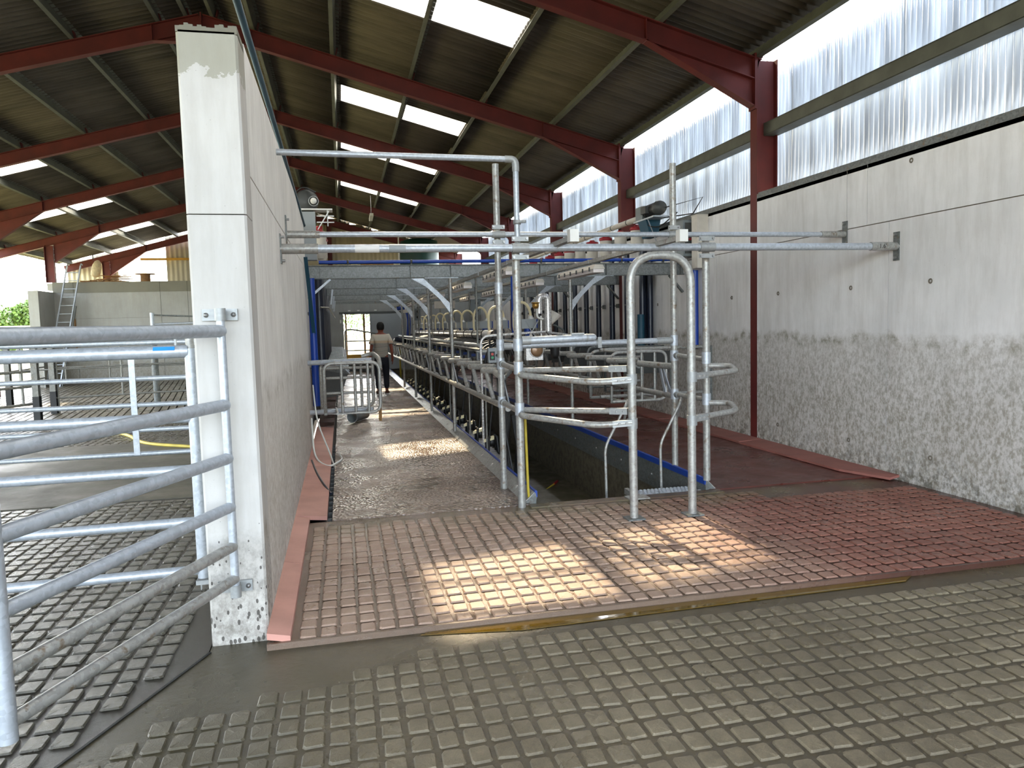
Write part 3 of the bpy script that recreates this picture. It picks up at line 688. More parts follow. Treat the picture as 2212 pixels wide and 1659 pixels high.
# mid height rails across the pit head
t = thing('round_ended_rail', 'short thick galvanised rail with rounded free end reaching over the pit from the elbow post', 'rail', (1.56, 6.49, 1.50))
part('pipe', MB().cyl((1.56, 6.49, 1.495), (2.22, 6.49, 1.505), .034, 16).lathe([(.034, 0), (.033, .015), (.026, .03), (.012, .04), (0, .042)], (2.22, 6.49, 1.505), (1, 0, .01), 16), 'galv', t)
part('end_cap', MB().cyl((2.16, 6.49, 1.504), (2.175, 6.49, 1.504), .037, 16).box(2.02, 2.14, 6.47, 6.51, 1.535, 1.55), 'cast', t)
part('socket', MB().cyl((1.56, 6.49, 1.495), (1.64, 6.49, 1.497), .041, 14), 'cast', t)
t = thing('cross_rail', 'galvanised rail crossing the pit at chest height between the two rear posts', 'rail', (1.56, 7.27, 1.42))
part('pipe', MB().cyl((1.56, 7.27, 1.425), (3.37, 7.29, 1.432), .029, 14), 'galv', t)
part('socket', MB().cyl((3.20, 7.29, 1.431), (3.37, 7.29, 1.431), .036, 14), 'cast', t); part('socket', MB().cyl((1.56, 7.27, 1.425), (1.64, 7.27, 1.425), .036, 14), 'cast', t)
part('union_clamp', MB().cyl((2.53, 7.28, 1.428), (2.57, 7.28, 1.428), .038, 12).box(2.54, 2.58, 7.24, 7.26, 1.38, 1.49), 'cast', t)
# hoop
t = thing('hoop', 'galvanised inverted U hoop bolted to the red floor in front of the pit steps', 'hoop', (2.57, 5.77, 0))
part('bent_tube', MB().tube([(2.315, 5.77, .0), (2.305, 5.77, 2.175), (2.835, 5.76, 2.175), (2.83, 5.745, 0)], .0345, 18, .24), 'galv_dirty', t)
for x, y in ((2.315, 5.77), (2.83, 5.745)): part('foot_plate', MB().box(x-.075, x+.075, y-.07, y+.07, 0, .012), 'galv_dark', t)
for z in (1.165, .80):
    for x, y in ((2.31, 5.77), (2.835, 5.75)): part('pipe_clip', MB().cyl((x, y, z-.04), (x, y, z+.045), .043, 16), 'cast', t)
def arm(label, pts, r=.026, fil=.25, flat=None):
    t = thing('guide_rail', label, 'rail', pts[0], 'bent rails from posts to hoop'); part('bent_tube', MB().tube(pts, r, 14, fil), 'galv_dirty', t)
    if flat:
        e = V(pts[-1]); d = (e-V(pts[-2])).normalized(); f = part('flattened_end', MB().bar(e-d*.16, e, .05, .052), 'cast', t)
        for q in (.05, .11): part('bolt', MB().cyl(e-d*q+V((0, -.032, 0)), e-d*q+V((0, .0, 0)), .012, 8), 'bolt', f)
for z, w in ((1.18, 'upper'), (.825, 'lower')):
    arm('%s bowed front rail from elbow post to left leg of hoop' % w, [(1.545, 6.46, z+.02), (1.50, 6.34, z+.02), (2.02, 5.80, z-.03), (2.29, 5.735, z-.01)], .027, .3, True)
    arm('%s straight rear rail from elbow post to left leg of hoop' % w, [(1.56, 6.50, z+.05), (2.29, 5.81, z+.075)], .025, 0, True)
    arm('%s short hairpin rail from right kerb post to right leg of hoop' % w, [(3.40, 6.54, z+.02), (3.57, 6.43, z+.02), (3.40, 6.02, z-.0), (2.86, 5.755, z-.01)], .026, .13, True)
# step with handrails
t = thing('pit_step', 'perforated galvanised step plate with raised lips at the pit head beside the hoop', 'step', (3.0, 6.75, 0))
part('tread', MB().box(2.70, 3.36, 6.56, 6.86, -.045, -.03), 'galv', t)
b = MB()
for i in range(16):
    for j in range(5):
        b.lathe([(.010, .0), (.010, .014), (.016, .010), (.019, 0)], (2.73+i*.04+(j % 2)*.02, 6.59+j*.058, -.03), (0, 0, 1), 8)
o = part('raised_lip', b, 'galv', t); o['kind'] = 'stuff'
part('bracket', MB().box(2.66, 2.70, 6.54, 6.88, -.06, 0), 'galv_dirty', t); part('foot_plate', MB().box(2.52, 2.72, 6.38, 6.52, 0, .012), 'galv_dirty', t)
for k in range(3): part('tread', MB().box(2.70, 3.36, 6.9+k*.24, 7.12+k*.24, -.27-k*.22, -.25-k*.22), 'galv_dark', t)
for lab, x in (('thin bent handrail beside the pit steps, left one seen behind the hoop', 2.53), ('thin bent handrail beside the pit steps, right one near the right kerb', 3.12)):
    t = thing('handrail', lab, 'handrail', (x, 7.0, -.9), 'handrails of the pit steps')
    part('bent_tube', MB().tube([(x, 7.0, -.9), (x-.02, 7.0, .40), (x+.21, 7.02, .80), (x+.27, 7.1, .86), (x+.30, 7.3, .60)], .014, 10, .08), 'galv_dirty', t)
# ================================================================== rump rails
def rump(label, s):
    t = thing('rump_rail', label, 'rail', (1.6 if s > 0 else 3.4, 7.3, 1.12))
    if s > 0: xa, xb, xl, zt, zl, N, y0, pt = 1.54, 1.79, 1.60, 1.13, .80, 21, 8.30, .86
    else: xa, xb, xl, zt, zl, N, y0, pt = 3.19, 3.45, 3.40, 1.165, .84, 21, 8.72, .84
    part('lower_rail', MB().cyl((xl, 7.3, zl), (xl-.10*s*.6, 27.5, zl-.05), .031, 12), 'galv_dirty', t)
    part('first_rail', MB().tube([((1.54 if s > 0 else 3.40), 7.29, zt-.01), (xa+.06, 7.9, zt)], .034, 12), 'galv_dirty', t)
    for k in range(N):
        y = y0+pt*k; dx = -.0025*k*s
        p, q = V((xa+dx, y, zt)), V((xb+dx, y-.30, zt+.004)); d = (q-p).normalized()
        b = MB().cyl(p, q, .036, 12).lathe([(.036, 0), (.032, .015), (.02, .028), (0, .034)], p, -d, 12)
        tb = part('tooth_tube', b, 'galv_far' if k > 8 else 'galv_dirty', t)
        part('return_tube', MB().cyl(q-V((0, 0, .004)), (xa+dx+.06, y-pt+.02, zt-.035), .022, 10), 'galv_dark', t)
        if s > 0: a, c = (xa+.03+dx, y-.05, zt-.03), (xl+dx, y-.26, zl+.02)
        else: a, c = (xa+.07+dx, y-.07, zt-.03), (xl+dx, y+.12, zl+.02)
        if k % 4 != 3: part('leg', MB().cyl(a, c, .025, 10), 'galv_dirty', t)
        else: part('flat_leg', MB().bar(a, c, .05, .012, (1, 0, 0)), 'galv', t)
    for k in range(12): part('rail_joint', MB().cyl((xl, 10.5+k*1.3, zl-.01), (xl, 10.5+k*1.3+.35, zl-.01), .040, 12), 'galv_dirty', t)
    for q in ((0, .0), (.05, .0)):
        part('flat_leg', MB().bar((xl-.02+q[0], 7.62+q[0], zt-.04), (xl-.01+q[0]*1.4, 7.50+q[0]*.3, zl), .045, .01, (1, 0, 0)), 'galv', t)
rump('toothed galvanised rump rail along the left side of the pit', 1)
rump('toothed galvanised rump rail along the right side of the pit', -1)

# ================================================================== galvanised beams
BY = [11.15, 14.0, 16.9, 19.9]
for i, Y in enumerate(BY):
    t = thing('galvanised_beam', '%s galvanised I-beam spanning over the pit, counting from the hoop' % ORD[i], 'beam', (XL, Y, 2.45), 'galvanised beams over the parlour')
    xl = -.60 if i == 0 else -.30
    part('web', MB().box(xl, XR-.01, Y-.004, Y+.004, 2.365, 2.535), 'galv_beam', t)
    for z in (2.36, 2.54): part('flange', MB().box(xl, XR-.01, Y-.05, Y+.05, z-.006, z+.006), 'galv_dark', t)  # flanges darker than the web: shading lines put into their colour
    for x in (-.265, 1.026, 1.622, 2.99, 3.437, 4.054, 5.30): part('stiffener', MB().box(x-.004, x+.004, Y-.05, Y+.05, 2.36, 2.54), 'galv_dark', t)
    part('diagonal_bracket', MB().bar((xl+.14 if i else -.44, Y, 2.08), (-.12, Y, 2.35), .05, .03), 'galv', t); part('diagonal_bracket', MB().bar((5.35, Y, 2.08), (5.12, Y, 2.35), .05, .03), 'galv_dark', t)
    for s, x in ((-1, 1.611-.012*i), (1, 3.47)):
        p = post('galvanised post carrying the %s beam on the %s of the pit' % (ORD[i], 'left side' if s < 0 else 'right side'), x, Y, .05 if i else .05, 2.35, .027, (), 'posts under the galvanised beams')
        t2 = t
        part('head_plate', MB().box(x-.38 if s < 0 else x-.12, x+.12 if s < 0 else x+.70, Y-.05, Y+.05, 2.345, 2.357), 'galv', p)
        e = s
        pts = [(x+e*.58, Y-.035, 2.345), (x+e*.40, Y-.035, 2.345), (x+e*.20, Y-.035, 2.16), (x+e*.02, Y-.035, 1.98), (x+e*.02, Y-.035, 1.83), (x+e*.16, Y-.035, 2.03), (x+e*.36, Y-.035, 2.22)]
        part('curved_gusset', MB().plate(pts, (0, 1, 0), .008), 'galv', p)
one('cross_channel', MB().box(-.55, XR, 22.9, 22.98, 2.36, 2.44), 'galv_dark', 'dark galvanised channel across the parlour beyond the last I-beam', 'beam')
t = thing('blue_pipe', 'long blue plastic pipe lying along the top of the nearest galvanised beam', 'pipe', (-.26, 11.15, 2.59))
part('pipe', MB().cyl((-.27, 11.15, 2.592), (5.18, 11.15, 2.598), .026, 14), 'blue', t)
for x in (.12, 1.03, 2.3, 3.0, 3.9, 4.3, 5.0): part('saddle_clip', MB().lathe([(.027, 0), (.031, 0), (.031, .03), (.027, .03)], (x, 11.15, 2.595), (1, 0, 0), 12).box(x+.005, x+.025, 11.12, 11.18, 2.545, 2.57), 'dark_grey', t)
for lab, x, y, z0, z1 in (('upright blue plastic tube fixed near the divider wall end', -.385, 11.0, .55, 2.36), ('upright blue plastic tube fixed against the right wall behind the hoop', 5.29, 10.6, 1.20, 2.385), ('upright blue plastic tube hanging from the nearest beam over the pit', 2.54, 11.06, 1.50, 2.36)):
    t = thing('blue_tube', lab, 'tube', (x, y, z0), 'upright blue tubes'); part('pipe', MB().tube([(x, y, z0), (x, y, z1)], .05 if x < 0 or x > 5 else .028, 16), 'blue', t)
    part('end_cap', MB().cyl((x, y, z0-.015), (x, y, z0), .042 if x < 0 or x > 5 else .024, 14), 'black', t)
one('teal_strut', MB().bar((-.42, 10.4, 2.60), (-.33, 11.6, .45), .05, .02, (0, 1, 0)), 'teal', 'leaning dark teal flat steel strut beside the blue tube at the divider wall', 'strut')
# ================================================================== lights on trays
def luminaire(k, label, x, y, L):
    t = thing('strip_light', label, 'light', (x, y, 2.22), 'strip lights hung over the pit')
    part('housing', MB().plate([(x-.07, 0, 2.235), (x+.07, 0, 2.235), (x+.045, 0, 2.285), (x-.045, 0, 2.285)], (0, 1, 0), 1), 'cream', t)
    o = [c for c in bpy.data.objects if c.parent == t][-1]
    for v in o.data.vertices: v.co.y = (v.co.y > -(y)+0)*L-L/2
    part('diffuser', MB().box(x-.062, x+.062, y-L/2+.01, y+L/2-.01, 2.195, 2.234), 'lens', t)
    n = 6
    for j in range(n): part('clip', MB().box(x-.078, x-.068, y-L/2+L*(j+.5)/n-.012, y-L/2+L*(j+.5)/n+.012, 2.215, 2.26), 'dark_grey', t)
    for q in (-.35, .35): part('hanger', MB().box(x-.01, x+.01, y+q*L-.01, y+q*L+.01, 2.28, 2.31), 'bolt', t)
k = 0
for x, ys, nm in ((1.88, (8.95, 11.9, 14.9, 17.8, 20.7), 'left'), (2.84, (8.75, 11.3, 14.2, 17.1, 20.0), 'right')):
    t = thing('cable_tray', 'galvanised channel carrying the strip lights along the %s row over the pit' % nm, 'cable tray', (x, 5.9, 2.33), 'cable trays over the pit')
    part('channel', MB().box(x-.03, x+.03, 5.95, 12.0, 2.315, 2.355), 'galv_dirty', t); part('channel', MB().box(x-.03, x+.03, 12.03, 20, 2.315, 2.355), 'galv_dirty', t); part('channel', MB().box(x-.03, x+.03, 20.03, 28.5, 2.315, 2.355), 'galv_dark', t)
    part('end_box', MB().box(x-.04, x+.035, 5.88, 5.96, 2.30, 2.40), 'white_plastic', t); part('hook', MB().tube([(x, 6.43, 2.27), (x+.01, 6.39, 2.31), (x, 6.43, 2.345), (x, 6.47, 2.33)], .006, 6), 'bolt', t)
    for j in range(3): part('hanger_strap', MB().box(x-.035, x+.035, [8.3, 10.1, 13.2][j], [8.3, 10.1, 13.2][j]+.03, 2.31, 2.36), 'bolt', t)
    for j, y in enumerate(ys): luminaire(j, 'strip light in the %s row over the pit, %s from the hoop end' % (nm, ORD[j]), x, y, 1.45)
one('conduit_box', MB().box(2.35, 2.85, 19.0, 19.2, 2.08, 2.26).cyl((2.6, 19.15, 2.25), (2.6, 19.86, 2.36), .012, 6), 'cream', 'cream rectangular switch box hanging among the lights deep over the pit', 'box')
one('flood_light', MB().box(1.80, 1.95, 22.4, 22.6, 2.05, 2.14).cyl((1.88, 22.5, 2.13), (1.88, 22.5, 2.32), .010, 6), 'cream', 'small pale floodlight hanging left of the cream switch box', 'light')
# ================================================================== milking equipment
t = thing('milk_line', 'large stainless milk pipe with black rings running along the middle of the pit', 'pipe', (2.5, 12.1, 1.47))
part('pipe', MB().cyl((2.5, 12.1, 1.470), (2.5, 26, 1.44), .078, 20), 'steel', t)
for k in range(14): part('rubber_ring', MB().lathe([(.078, 0), (.088, .006), (.088, .03), (.078, .036)], (2.5, 12.12+k*(.05 if k < 3 else .0)+(0 if k < 3 else (k-2)*1.0), 1.469), (0, 1, 0), 16), 'black', t)
part('end_valve', MB().cyl((2.5, 11.86, 1.47), (2.5, 12.1, 1.47), .055, 14).box(2.42, 2.58, 11.92, 12.02, 1.40, 1.56), 'black', t)
part('sleeve_label', MB().lathe([(.0795, 0), (.0795, .5)], (2.5, 12.6, 1.47), (0, 1, 0), 20), 'white_paint', t)
for lab, x, z, y0 in (('long galvanised equipment rail along the left side of the milk pipe', 2.0, 1.335, 10.9), ('long galvanised equipment rail right of the milk pipe', 2.95, 1.335, 10.6)):
    t = thing('equipment_rail', lab, 'rail', (x, y0, z), 'equipment rails over the pit'); part('pipe', MB().cyl((x, y0, z), (x, 27, z), .03, 12), 'galv', t)
    for k in range(5): part('hanger', MB().cyl((x, BY[0]+2.9*k, z), (x, BY[0]+2.9*k, 2.36), .016, 8), 'galv_far', t)
# milk meters with looping hoses
def meter(label, x, y, z, big=1.0, blue=True):
    t = thing('milk_meter', label, 'milk meter', (x, y, z), 'milk meters on the milk pipe')
    part('body', MB().box(x-.10*big, x+.10*big, y-.09, y+.09, z-.09, z+.05), 'panel_grey', t); part('side_cover', MB().box(x+.10*big, x+.12*big, y-.085, y+.085, z-.085, z+.045), 'blue2', t)
    part('inlet_cap', MB().lathe([(.05, 0), (.05, .02), (.03, .03), (.03, .05)], (x+.05, y, z+.05), (0, 0, 1), 12), 'white_plastic', t)
    pts = [(x+.05+.0*j, y, z+.09) for j in (0,)]
    pts = [(x+.05-.13*(1-math.cos(a)), y+.02*math.sin(a), z+.09+.19*big*math.sin(a)) for a in [PI*j/10 for j in range(11)]]
    pts += [(x-.21, y, z-.05), (x-.20, y, z-.12)]
    part('bracket', MB().bar((x+.08, y, z-.05), (2.95, y, 1.36), .03, .01), 'galv_far', t)
    part('milk_hose', MB().tube(pts, .021, 10), 'cream_hose', t)
    part('lower_bowl', MB().lathe([(.05, 0), (.06, -.05), (.045, -.10), (.02, -.12)], (x, y, z-.09), (0, 0, 1), 12), 'blue2', t)
for k in range(11):
    y = 10.9+k*1.45
    meter('milk meter with looping cream hose over the milk pipe, %s from the hoop end' % ORD[k], 2.62 if k else 2.72, y, 1.66, 1.0 if k % 2 else 1.12)
for k in range(16):
    y = 11.35+.84*k; x = 2.10
    t = thing('stall_display', 'dark blue display box with white lid on the equipment rail, %s from the hoop end' % ORD[k], 'display', (x, y, 1.2), 'display boxes along the pit')
    part('case', MB().box(x-.09, x+.09, y-.05, y+.05, 1.10, 1.235), 'panel_grey', t); part('screen', MB().box(x-.07, x+.07, y-.056, y-.05, 1.115, 1.215), 'navy', t); part('window', MB().box(x-.035, x+.035, y-.06, y-.056, 1.13, 1.175), 'blue2', t)
    part('lid', MB().box(x-.105, x+.105, y-.07, y+.06, 1.235, 1.25), 'white_plastic', t); part('swing_arm', MB().tube([(x-.02, y+.1, 1.04), (x-.30, y-.06, 1.0), (x-.36, y-.12, .95)], .02, 8, .05), 'galv_far', t)
    if k == 3: part('indicator', MB().lathe([(.006, 0), (0, .004)], (x+.02, y-.056, 1.2), (0, -1, 0), 6), 'red', t)
t = thing('hose_shade_tray', 'black milk hoses under the milk pipe on an added dark tray that shades the pit', 'rack', (2.5, 11.3, 1.27))
part('tray', MB().box(1.98, 3.2, 11.3, 27, 1.255, 1.27), 'dark_grey', t)  # tray added to keep skylight sun off the pit
for k in range(34): part('hose', MB().tube([(2.08, 11.4+k*.46, 1.20), (2.18, 11.5+k*.46, 1.31), (2.46, 11.55+k*.46, 1.37), (2.9, 11.45+k*.46, 1.30)], .022, 7, .08), 'black', t)
# clusters along the left kerb
for k in range(15):
    y = 9.5+.80*k; x = 1.84-.003*k; z = .12
    t = thing('milking_cluster', 'cream and black milking cluster hanging inside the left pit kerb, %s from the hoop end' % ORD[k], 'milking cluster', (x, y, z), 'milking clusters in a row along the left kerb')
    part('claw', MB().plate([(x-.10, y-.03, z+.02), (x+.03, y-.07, z+.06), (x+.05, y+.05, z+.06), (x-.05, y+.05, z+.03)], (0, 0, 1), .04), 'cream_hose', t)
    part('bowl', MB().lathe([(.05, .0), (.06, -.03), (.045, -.08), (0, -.095)], (x+.01, y, z+.03), (.1, 0, 1), 12), 'black', t)
    for q, (dx, dy) in enumerate(((-.03, -.05), (.05, -.05), (-.03, .05), (.05, .05))): part('teat_cup', MB().tube([(x+dx*.6, y+dy*.6, z+.04), (x+dx*1.3, y+dy*1.3, z+.09), (x+dx*1.6, y+dy*1.6, z-.12)], .017, 8, .03), 'black', t)
    part('milk_tube', MB().tube([(x+.04, y, z), (x+.12, y+.02, -.1), (x+.2, y+.05, .5), (x+.22, y+.1, 1.12)], .014, 8, .15), 'black', t)
# gooseneck
t = thing('gooseneck_pipe', 'tall stainless gooseneck pipe standing right of the milk pipe', 'pipe', (2.86, 10.3, 1.4))
part('bent_tube', MB().tube([(2.87, 10.3, 1.42), (2.87, 10.3, 2.02), (2.74, 10.3, 2.02), (2.74, 10.3, 1.78)], .05, 16, .09), 'steel', t)
part('pipe_clip', MB().cyl((2.87, 10.3, 1.70), (2.87, 10.3, 1.725), .056, 16), 'steel', t); part('small_pipe', MB().tube([(2.69, 10.22, 1.86), (2.69, 10.22, 1.72), (2.78, 10.22, 1.70)], .014, 10, .05), 'white_plastic', t)
part('drop_pipe', MB().cyl((2.78, 10.35, 1.42), (2.78, 10.35, 1.75), .016, 10), 'steel', t)
t = thing('brass_valve', 'round brass vacuum valve on the side of the gooseneck pipe', 'valve', (2.66, 10.18, 1.88)); part('body', MB().lathe([(0, .03), (.04, .028), (.05, 0), (.045, -.03), (.03, -.05), (0, -.055)], (2.66, 10.18, 1.90), (0, 0, 1), 16), 'brass', t); part('cap', MB().lathe([(.052, -.005), (.058, 0), (.058, .012), (.0, .014)], (2.66, 10.18, 1.925), (0, 0, 1), 16), 'brass', t)
t = thing('cream_funnel', 'cream cone-shaped plastic cup tilted behind the gooseneck pipe', 'funnel', (3.0, 10.3, 1.75)); part('cone', MB().lathe([(.03, 0), (.035, .02), (.10, .19), (.097, .19), (.0, .17)], (2.93, 10.45, 1.62), (.45, 0, .8), 18), 'cream', t)
t = thing('hose_bundle', 'thin pale hoses crossing and looping beneath the gooseneck pipe', 'hose', (2.6, 10.2, 1.5))
part('hose', MB().tube([(2.52, 10.2, 1.68), (2.62, 10.2, 1.50), (2.70, 10.2, 1.42)], .008, 6, .05), 'panel_grey', t); part('hose', MB().tube([(2.70, 10.2, 1.68), (2.62, 10.2, 1.55), (2.54, 10.2, 1.42)], .008, 6, .05), 'panel_grey', t)
part('hose', MB().tube([(2.90, 10.15, 1.62), (3.05, 10.15, 1.55), (3.06, 10.15, 1.45), (2.9, 10.15, 1.42), (2.6, 10.15, 1.41)], .013, 8, .1), 'dark_grey', t)
# conduit + control box
class KM(MB):      # scaled-up coordinates for the box one metre deeper in the parlour
    def add(s, vs, fs, smooth=False): return MB.add(s, [(x*1.118, y*1.118, 1.65+(z-1.65)*1.118) for x, y, z in [tuple(v) for v in vs]], fs, smooth)
t = thing('bent_conduit', 'thin stainless tube bending over behind the left kerb posts', 'pipe', (1.74, 9.5, -.9))
part('bent_tube', MB().tube([(1.745, 9.5, -.9), (1.742, 9.5, 1.495), (2.57, 9.5, 1.53), (3.1, 10.1, 1.47)], .017, 12, .12), 'steel', t); part('socket', MB().cyl((1.743, 9.5, 1.33), (1.743, 9.5, 1.34), .021, 10), 'cast', t)
t = thing('push_button_box', 'grey control box with red and green buttons hanging behind the left kerb post', 'control box', (1.90, 9.5, 1.25))
part('case', KM().box(1.638, 1.765, 8.46, 8.54, 1.205, 1.375), 'panel_grey', t); part('face', KM().box(1.652, 1.712, 8.452, 8.46, 1.235, 1.335), 'black', t)
part('red_button', KM().cyl((1.682, 8.453, 1.305), (1.682, 8.442, 1.305), .015, 12), 'red_led', t); part('green_button', KM().cyl((1.682, 8.453, 1.265), (1.682, 8.442, 1.265), .015, 12), 'green_led', t); part('knob', KM().cyl((1.738, 8.46, 1.29), (1.738, 8.44, 1.29), .016, 12), 'black', t)
part('cable', KM().tube([(1.67, 8.5, 1.37), (1.67, 8.55, 1.47), (1.75, 8.6, 1.52)], .012, 8, .05).tube([(1.60, 8.55, 1.15), (1.66, 8.6, 1.36), (1.85, 8.6, 1.5)], .016, 8, .15), 'black', t)
t = thing('valve_box', 'square metal box with round amber glass face beneath the pit cross rail', 'box', (2.28, 8.8, 1.3)); part('case', MB().box(2.17, 2.38, 8.8, 8.92, 1.20, 1.40), 'steel', t); part('glass', MB().lathe([(0, .022), (.05, .018), (.075, .008), (.08, 0)], (2.30, 8.8, 1.32), (0, -1, 0), 18), 'amber', t); part('bracket', MB().bar((2.3, 8.88, 1.39), (2.40, 9.5, 1.525), .03, .008), 'steel', t); part('rim', MB().lathe([(.08, 0), (.09, 0), (.09, .012), (.08, .012)], (2.30, 8.8, 1.32), (0, -1, 0), 18), 'steel', t)
one('rubber_bell', MB().cyl((2.53, 8.8, 1.40), (2.62, 9.5, 1.53), .01, 6).lathe([(.07, .06), (.06, 0), (.055, -.10), (.035, -.15), (0, -.155)], (2.53, 8.8, 1.36), (0, 0, 1), 14), 'black', 'black rubber cap hanging right of the amber glass box', 'cap')
t = thing('black_hoses', 'black rubber hoses looping down to the pit floor behind the left kerb post', 'hose', (1.8, 8.0, .2))
for k in range(5): part('hose', MB().tube([(1.66+.03*k, 8.1+.05*k, 1.1), (1.72+.03*k, 8.05+.06*k, .5), (1.78-.02*k, 7.95+.1*k, -.02), (1.70+.05*k, 7.8+.12*k, -.16-.03*k), (1.9, 8.0+.1*k, -.10), (1.86+.02*k, 8.3, .6)], .013, 8, .14), 'black', t)
t = thing('yellow_hose', 'thin yellow hose hanging down behind the elbow post onto the pit floor', 'hose', (1.74, 6.65, .5)); part('pipe', MB().tube([(1.60, 6.6, .86), (1.62, 6.62, .0), (1.72, 6.7, -.3), (1.85, 9.2, -.905), (2.3, 10.0, -.905), (2.75, 10.6, -.9), (3.1, 11.0, -.84)], .013, 8, .3), 'yellow', t); part('nozzle', MB().cyl((3.1, 11.0, -.84), (3.2, 11.15, -.83), .02, 8), 'red', t)
for k, (x, y) in enumerate(((1.75, 9.3), (1.72, 10.4), (1.70, 12.2))):
    one('drop_pipe', MB().cyl((x, y, -.9), (x, y, .85), .012, 8), 'galv_far', 'thin upright pipe inside the left kerb, %s behind the looping black hoses' % ORD[k], 'pipe', 'thin upright pipes in the pit')
# ================================================================== feed line on the right wall
t = thing('feed_auger', 'cream feed auger pipe running high along the right wall above the feed hoppers', 'pipe', (5.22, 11.9, 3.50)); part('pipe', MB().cyl((5.22, 11.9, 3.44), (5.22, 27, 3.44), .05, 14), 'cream', t)
for k in range(9): part('strap', MB().lathe([(.05, 0), (.056, .0), (.056, .025), (.05, .025)], (5.22, 12.3+k*.8, 3.44), (0, 1, 0), 12), 'dark_grey', t)
for k in range(14):
    y = 12.45+k*.80; x = 5.12
    t = thing('feed_hopper', 'cream feed hopper with red rim under the right feed auger, %s from the motor' % ORD[k], 'feed hopper', (x, y, 2.9), 'feed hoppers along the right wall')
    part('body', MB().lathe([(.05, -.38), (.11, -.28), (.115, 0)], (x, y, 3.24), (0, 0, 1), 16), 'cream', t)
    part('rim', MB().lathe([(.118, -.03), (.130, -.01), (.125, .03), (.06, .045), (.045, .07)], (x, y, 3.24), (0, 0, 1), 16), 'red', t)
    t = thing('drop_tube', 'dark navy feed drop tube down the right wall, %s from the motor' % ORD[k], 'tube', (5.2, y, 1.25), 'navy drop tubes on the right wall')
    part('pipe', MB().cyl((5.24, y+.02, 1.22), (5.24, y+.02, 2.9), .055 if k else .07, 12), 'navy', t)
    if k == 0: part('pipe', MB().cyl((5.16, y-.10, .95), (5.16, y-.10, 2.88), .055, 12).cyl((5.28, y-.16, 1.2), (5.28, y-.16, 2.88), .05, 12), 'navy', t); part('lower_sleeve', MB().cyl((5.12, y-.12, .8), (5.12, y-.12, 1.75), .062, 12), 'teal', t)
    part('bracket', MB().box(5.18, XR, y-.02, y+.01, 1.93, 1.95).box(5.33, XR, y-.05, y+.05, 1.90, 1.98), 'galv_dark', t)
def motor(side, x, s, y):
    t = thing('auger_motor', 'black electric auger motor with grey box at the near end of the %s feed line' % side, 'motor', (x, y, 3.4))
    part('gearbox', MB().box(x-.10, x+.06, y+.12, y+.42, 3.34, 3.56), 'grey_box', t)
    part('motor_body', MB().cyl((x, y+.12, 3.46), (x, y-.30, 3.46), .11, 18), 'black', t); part('fan_cowl', MB().lathe([(.115, 0), (.12, .05), (.10, .12), (0, .13)], (x, y-.30, 3.46), (0, -1, 0), 18), 'dark_grey', t)
    part('terminal_box', MB().box(x-.16, x-.08, y-.15, y+.05, 3.40, 3.52), 'dark_grey', t); part('frame', MB().box(x-.15, x+.12, y-.45, y+.40, 3.30, 3.325), 'galv', t)
    part('hopper', MB().plate([(x-.14, y+.05, 3.30), (x+.12, y+.05, 3.30), (x+.08, y+.05, 3.02), (x-.06, y+.05, 3.02)], (0, 1, 0), .34), 'teal', t)
    part('stay', MB().bar((x-.14, y-.2, 3.3), (x+.05, y-.1, 2.95), .012, .012), 'galv', t); part('cable', MB().tube([(x-.1, y, 3.42), (x-.12, y-.1, 3.2), (x+.02, y-.3, 3.15), (x+.1, y-.8, 3.32)], .010, 8, .1), 'black', t)
motor('right', 5.12, 1, 11.85)
t = thing('wall_frame', 'open rod bracket projecting over the clear cladding beside the right motor', 'bracket', (5.3, 11.0, 3.4)); part('rod', MB().tube([(5.2, 11.5, 3.46), (5.3, 10.35, 3.44), (5.34, 10.75, 3.26), (5.2, 11.5, 3.30)], .010, 6), 'black', t)
t = thing('control_cabinet', 'grey electrical cabinet on the right wall below the feed motor', 'cabinet', (5.2, 10.75, 2.6)); part('case', MB().box(5.10, XR, 10.60, 11.0, 2.60, 3.14), 'grey_box', t); part('door', MB().box(5.13, 5.34, 10.585, 10.60, 2.64, 3.10), 'dark_grey', t); part('switch', MB().cyl((5.2, 10.585, 2.85), (5.2, 10.56, 2.85), .018, 10), 'red', t); part('latch', MB().box(5.31, 5.33, 10.57, 10.585, 2.9, 2.94), 'white_plastic', t)
t = thing('white_cabinet', 'tall pale panel box fixed on the right wall nearer than the grey cabinet', 'cabinet', (5.25, 10.3, 2.6)); part('case', MB().box(5.19, XR, 10.32, 10.50, 2.40, 3.17), 'cream', t); part('lid', MB().box(5.185, XR, 10.31, 10.51, 3.17, 3.185), 'cream', t)
# left feed line
t = thing('feed_unit', 'pale blue-grey feed drive cabinet mounted high at the end of the divider wall', 'cabinet', (-.4, 11.6, 2.9)); part('case', MB().box(-.50, -.30, 11.5, 11.7, 2.66, 3.36), 'panel_grey', t); part('top_rail', MB().box(-.52, -.05, 11.46, 11.72, 3.38, 3.40), 'white_paint', t)
part('rack', MB().box(-.28, -.03, 11.5, 11.52, 3.20, 3.215).box(-.28, -.03, 11.5, 11.52, 3.29, 3.305).bar((-.10, 11.5, 3.37), (-.27, 11.5, 3.10), .015, .015).box(-.13, -.115, 11.5, 11.52, 3.15, 3.38), 'white_paint', t)
t = thing('drive_fan', 'round grey motor housing with pale fan hub on top of the left feed drive cabinet', 'motor', (-.38, 11.6, 3.5)); part('housing', MB().lathe([(.0, -.12), (.16, -.12), (.17, -.08), (.17, .06), (.14, .09), (0, .09)], (-.42, 11.6, 3.52), (.2, -1, 0), 20), 'dark_grey', t); part('cable', MB().tube([(-.58, 11.6, 3.42), (-.60, 11.6, 3.62), (-.45, 11.5, 3.73), (-.28, 11.5, 3.64)], .012, 8, .12), 'black', t)
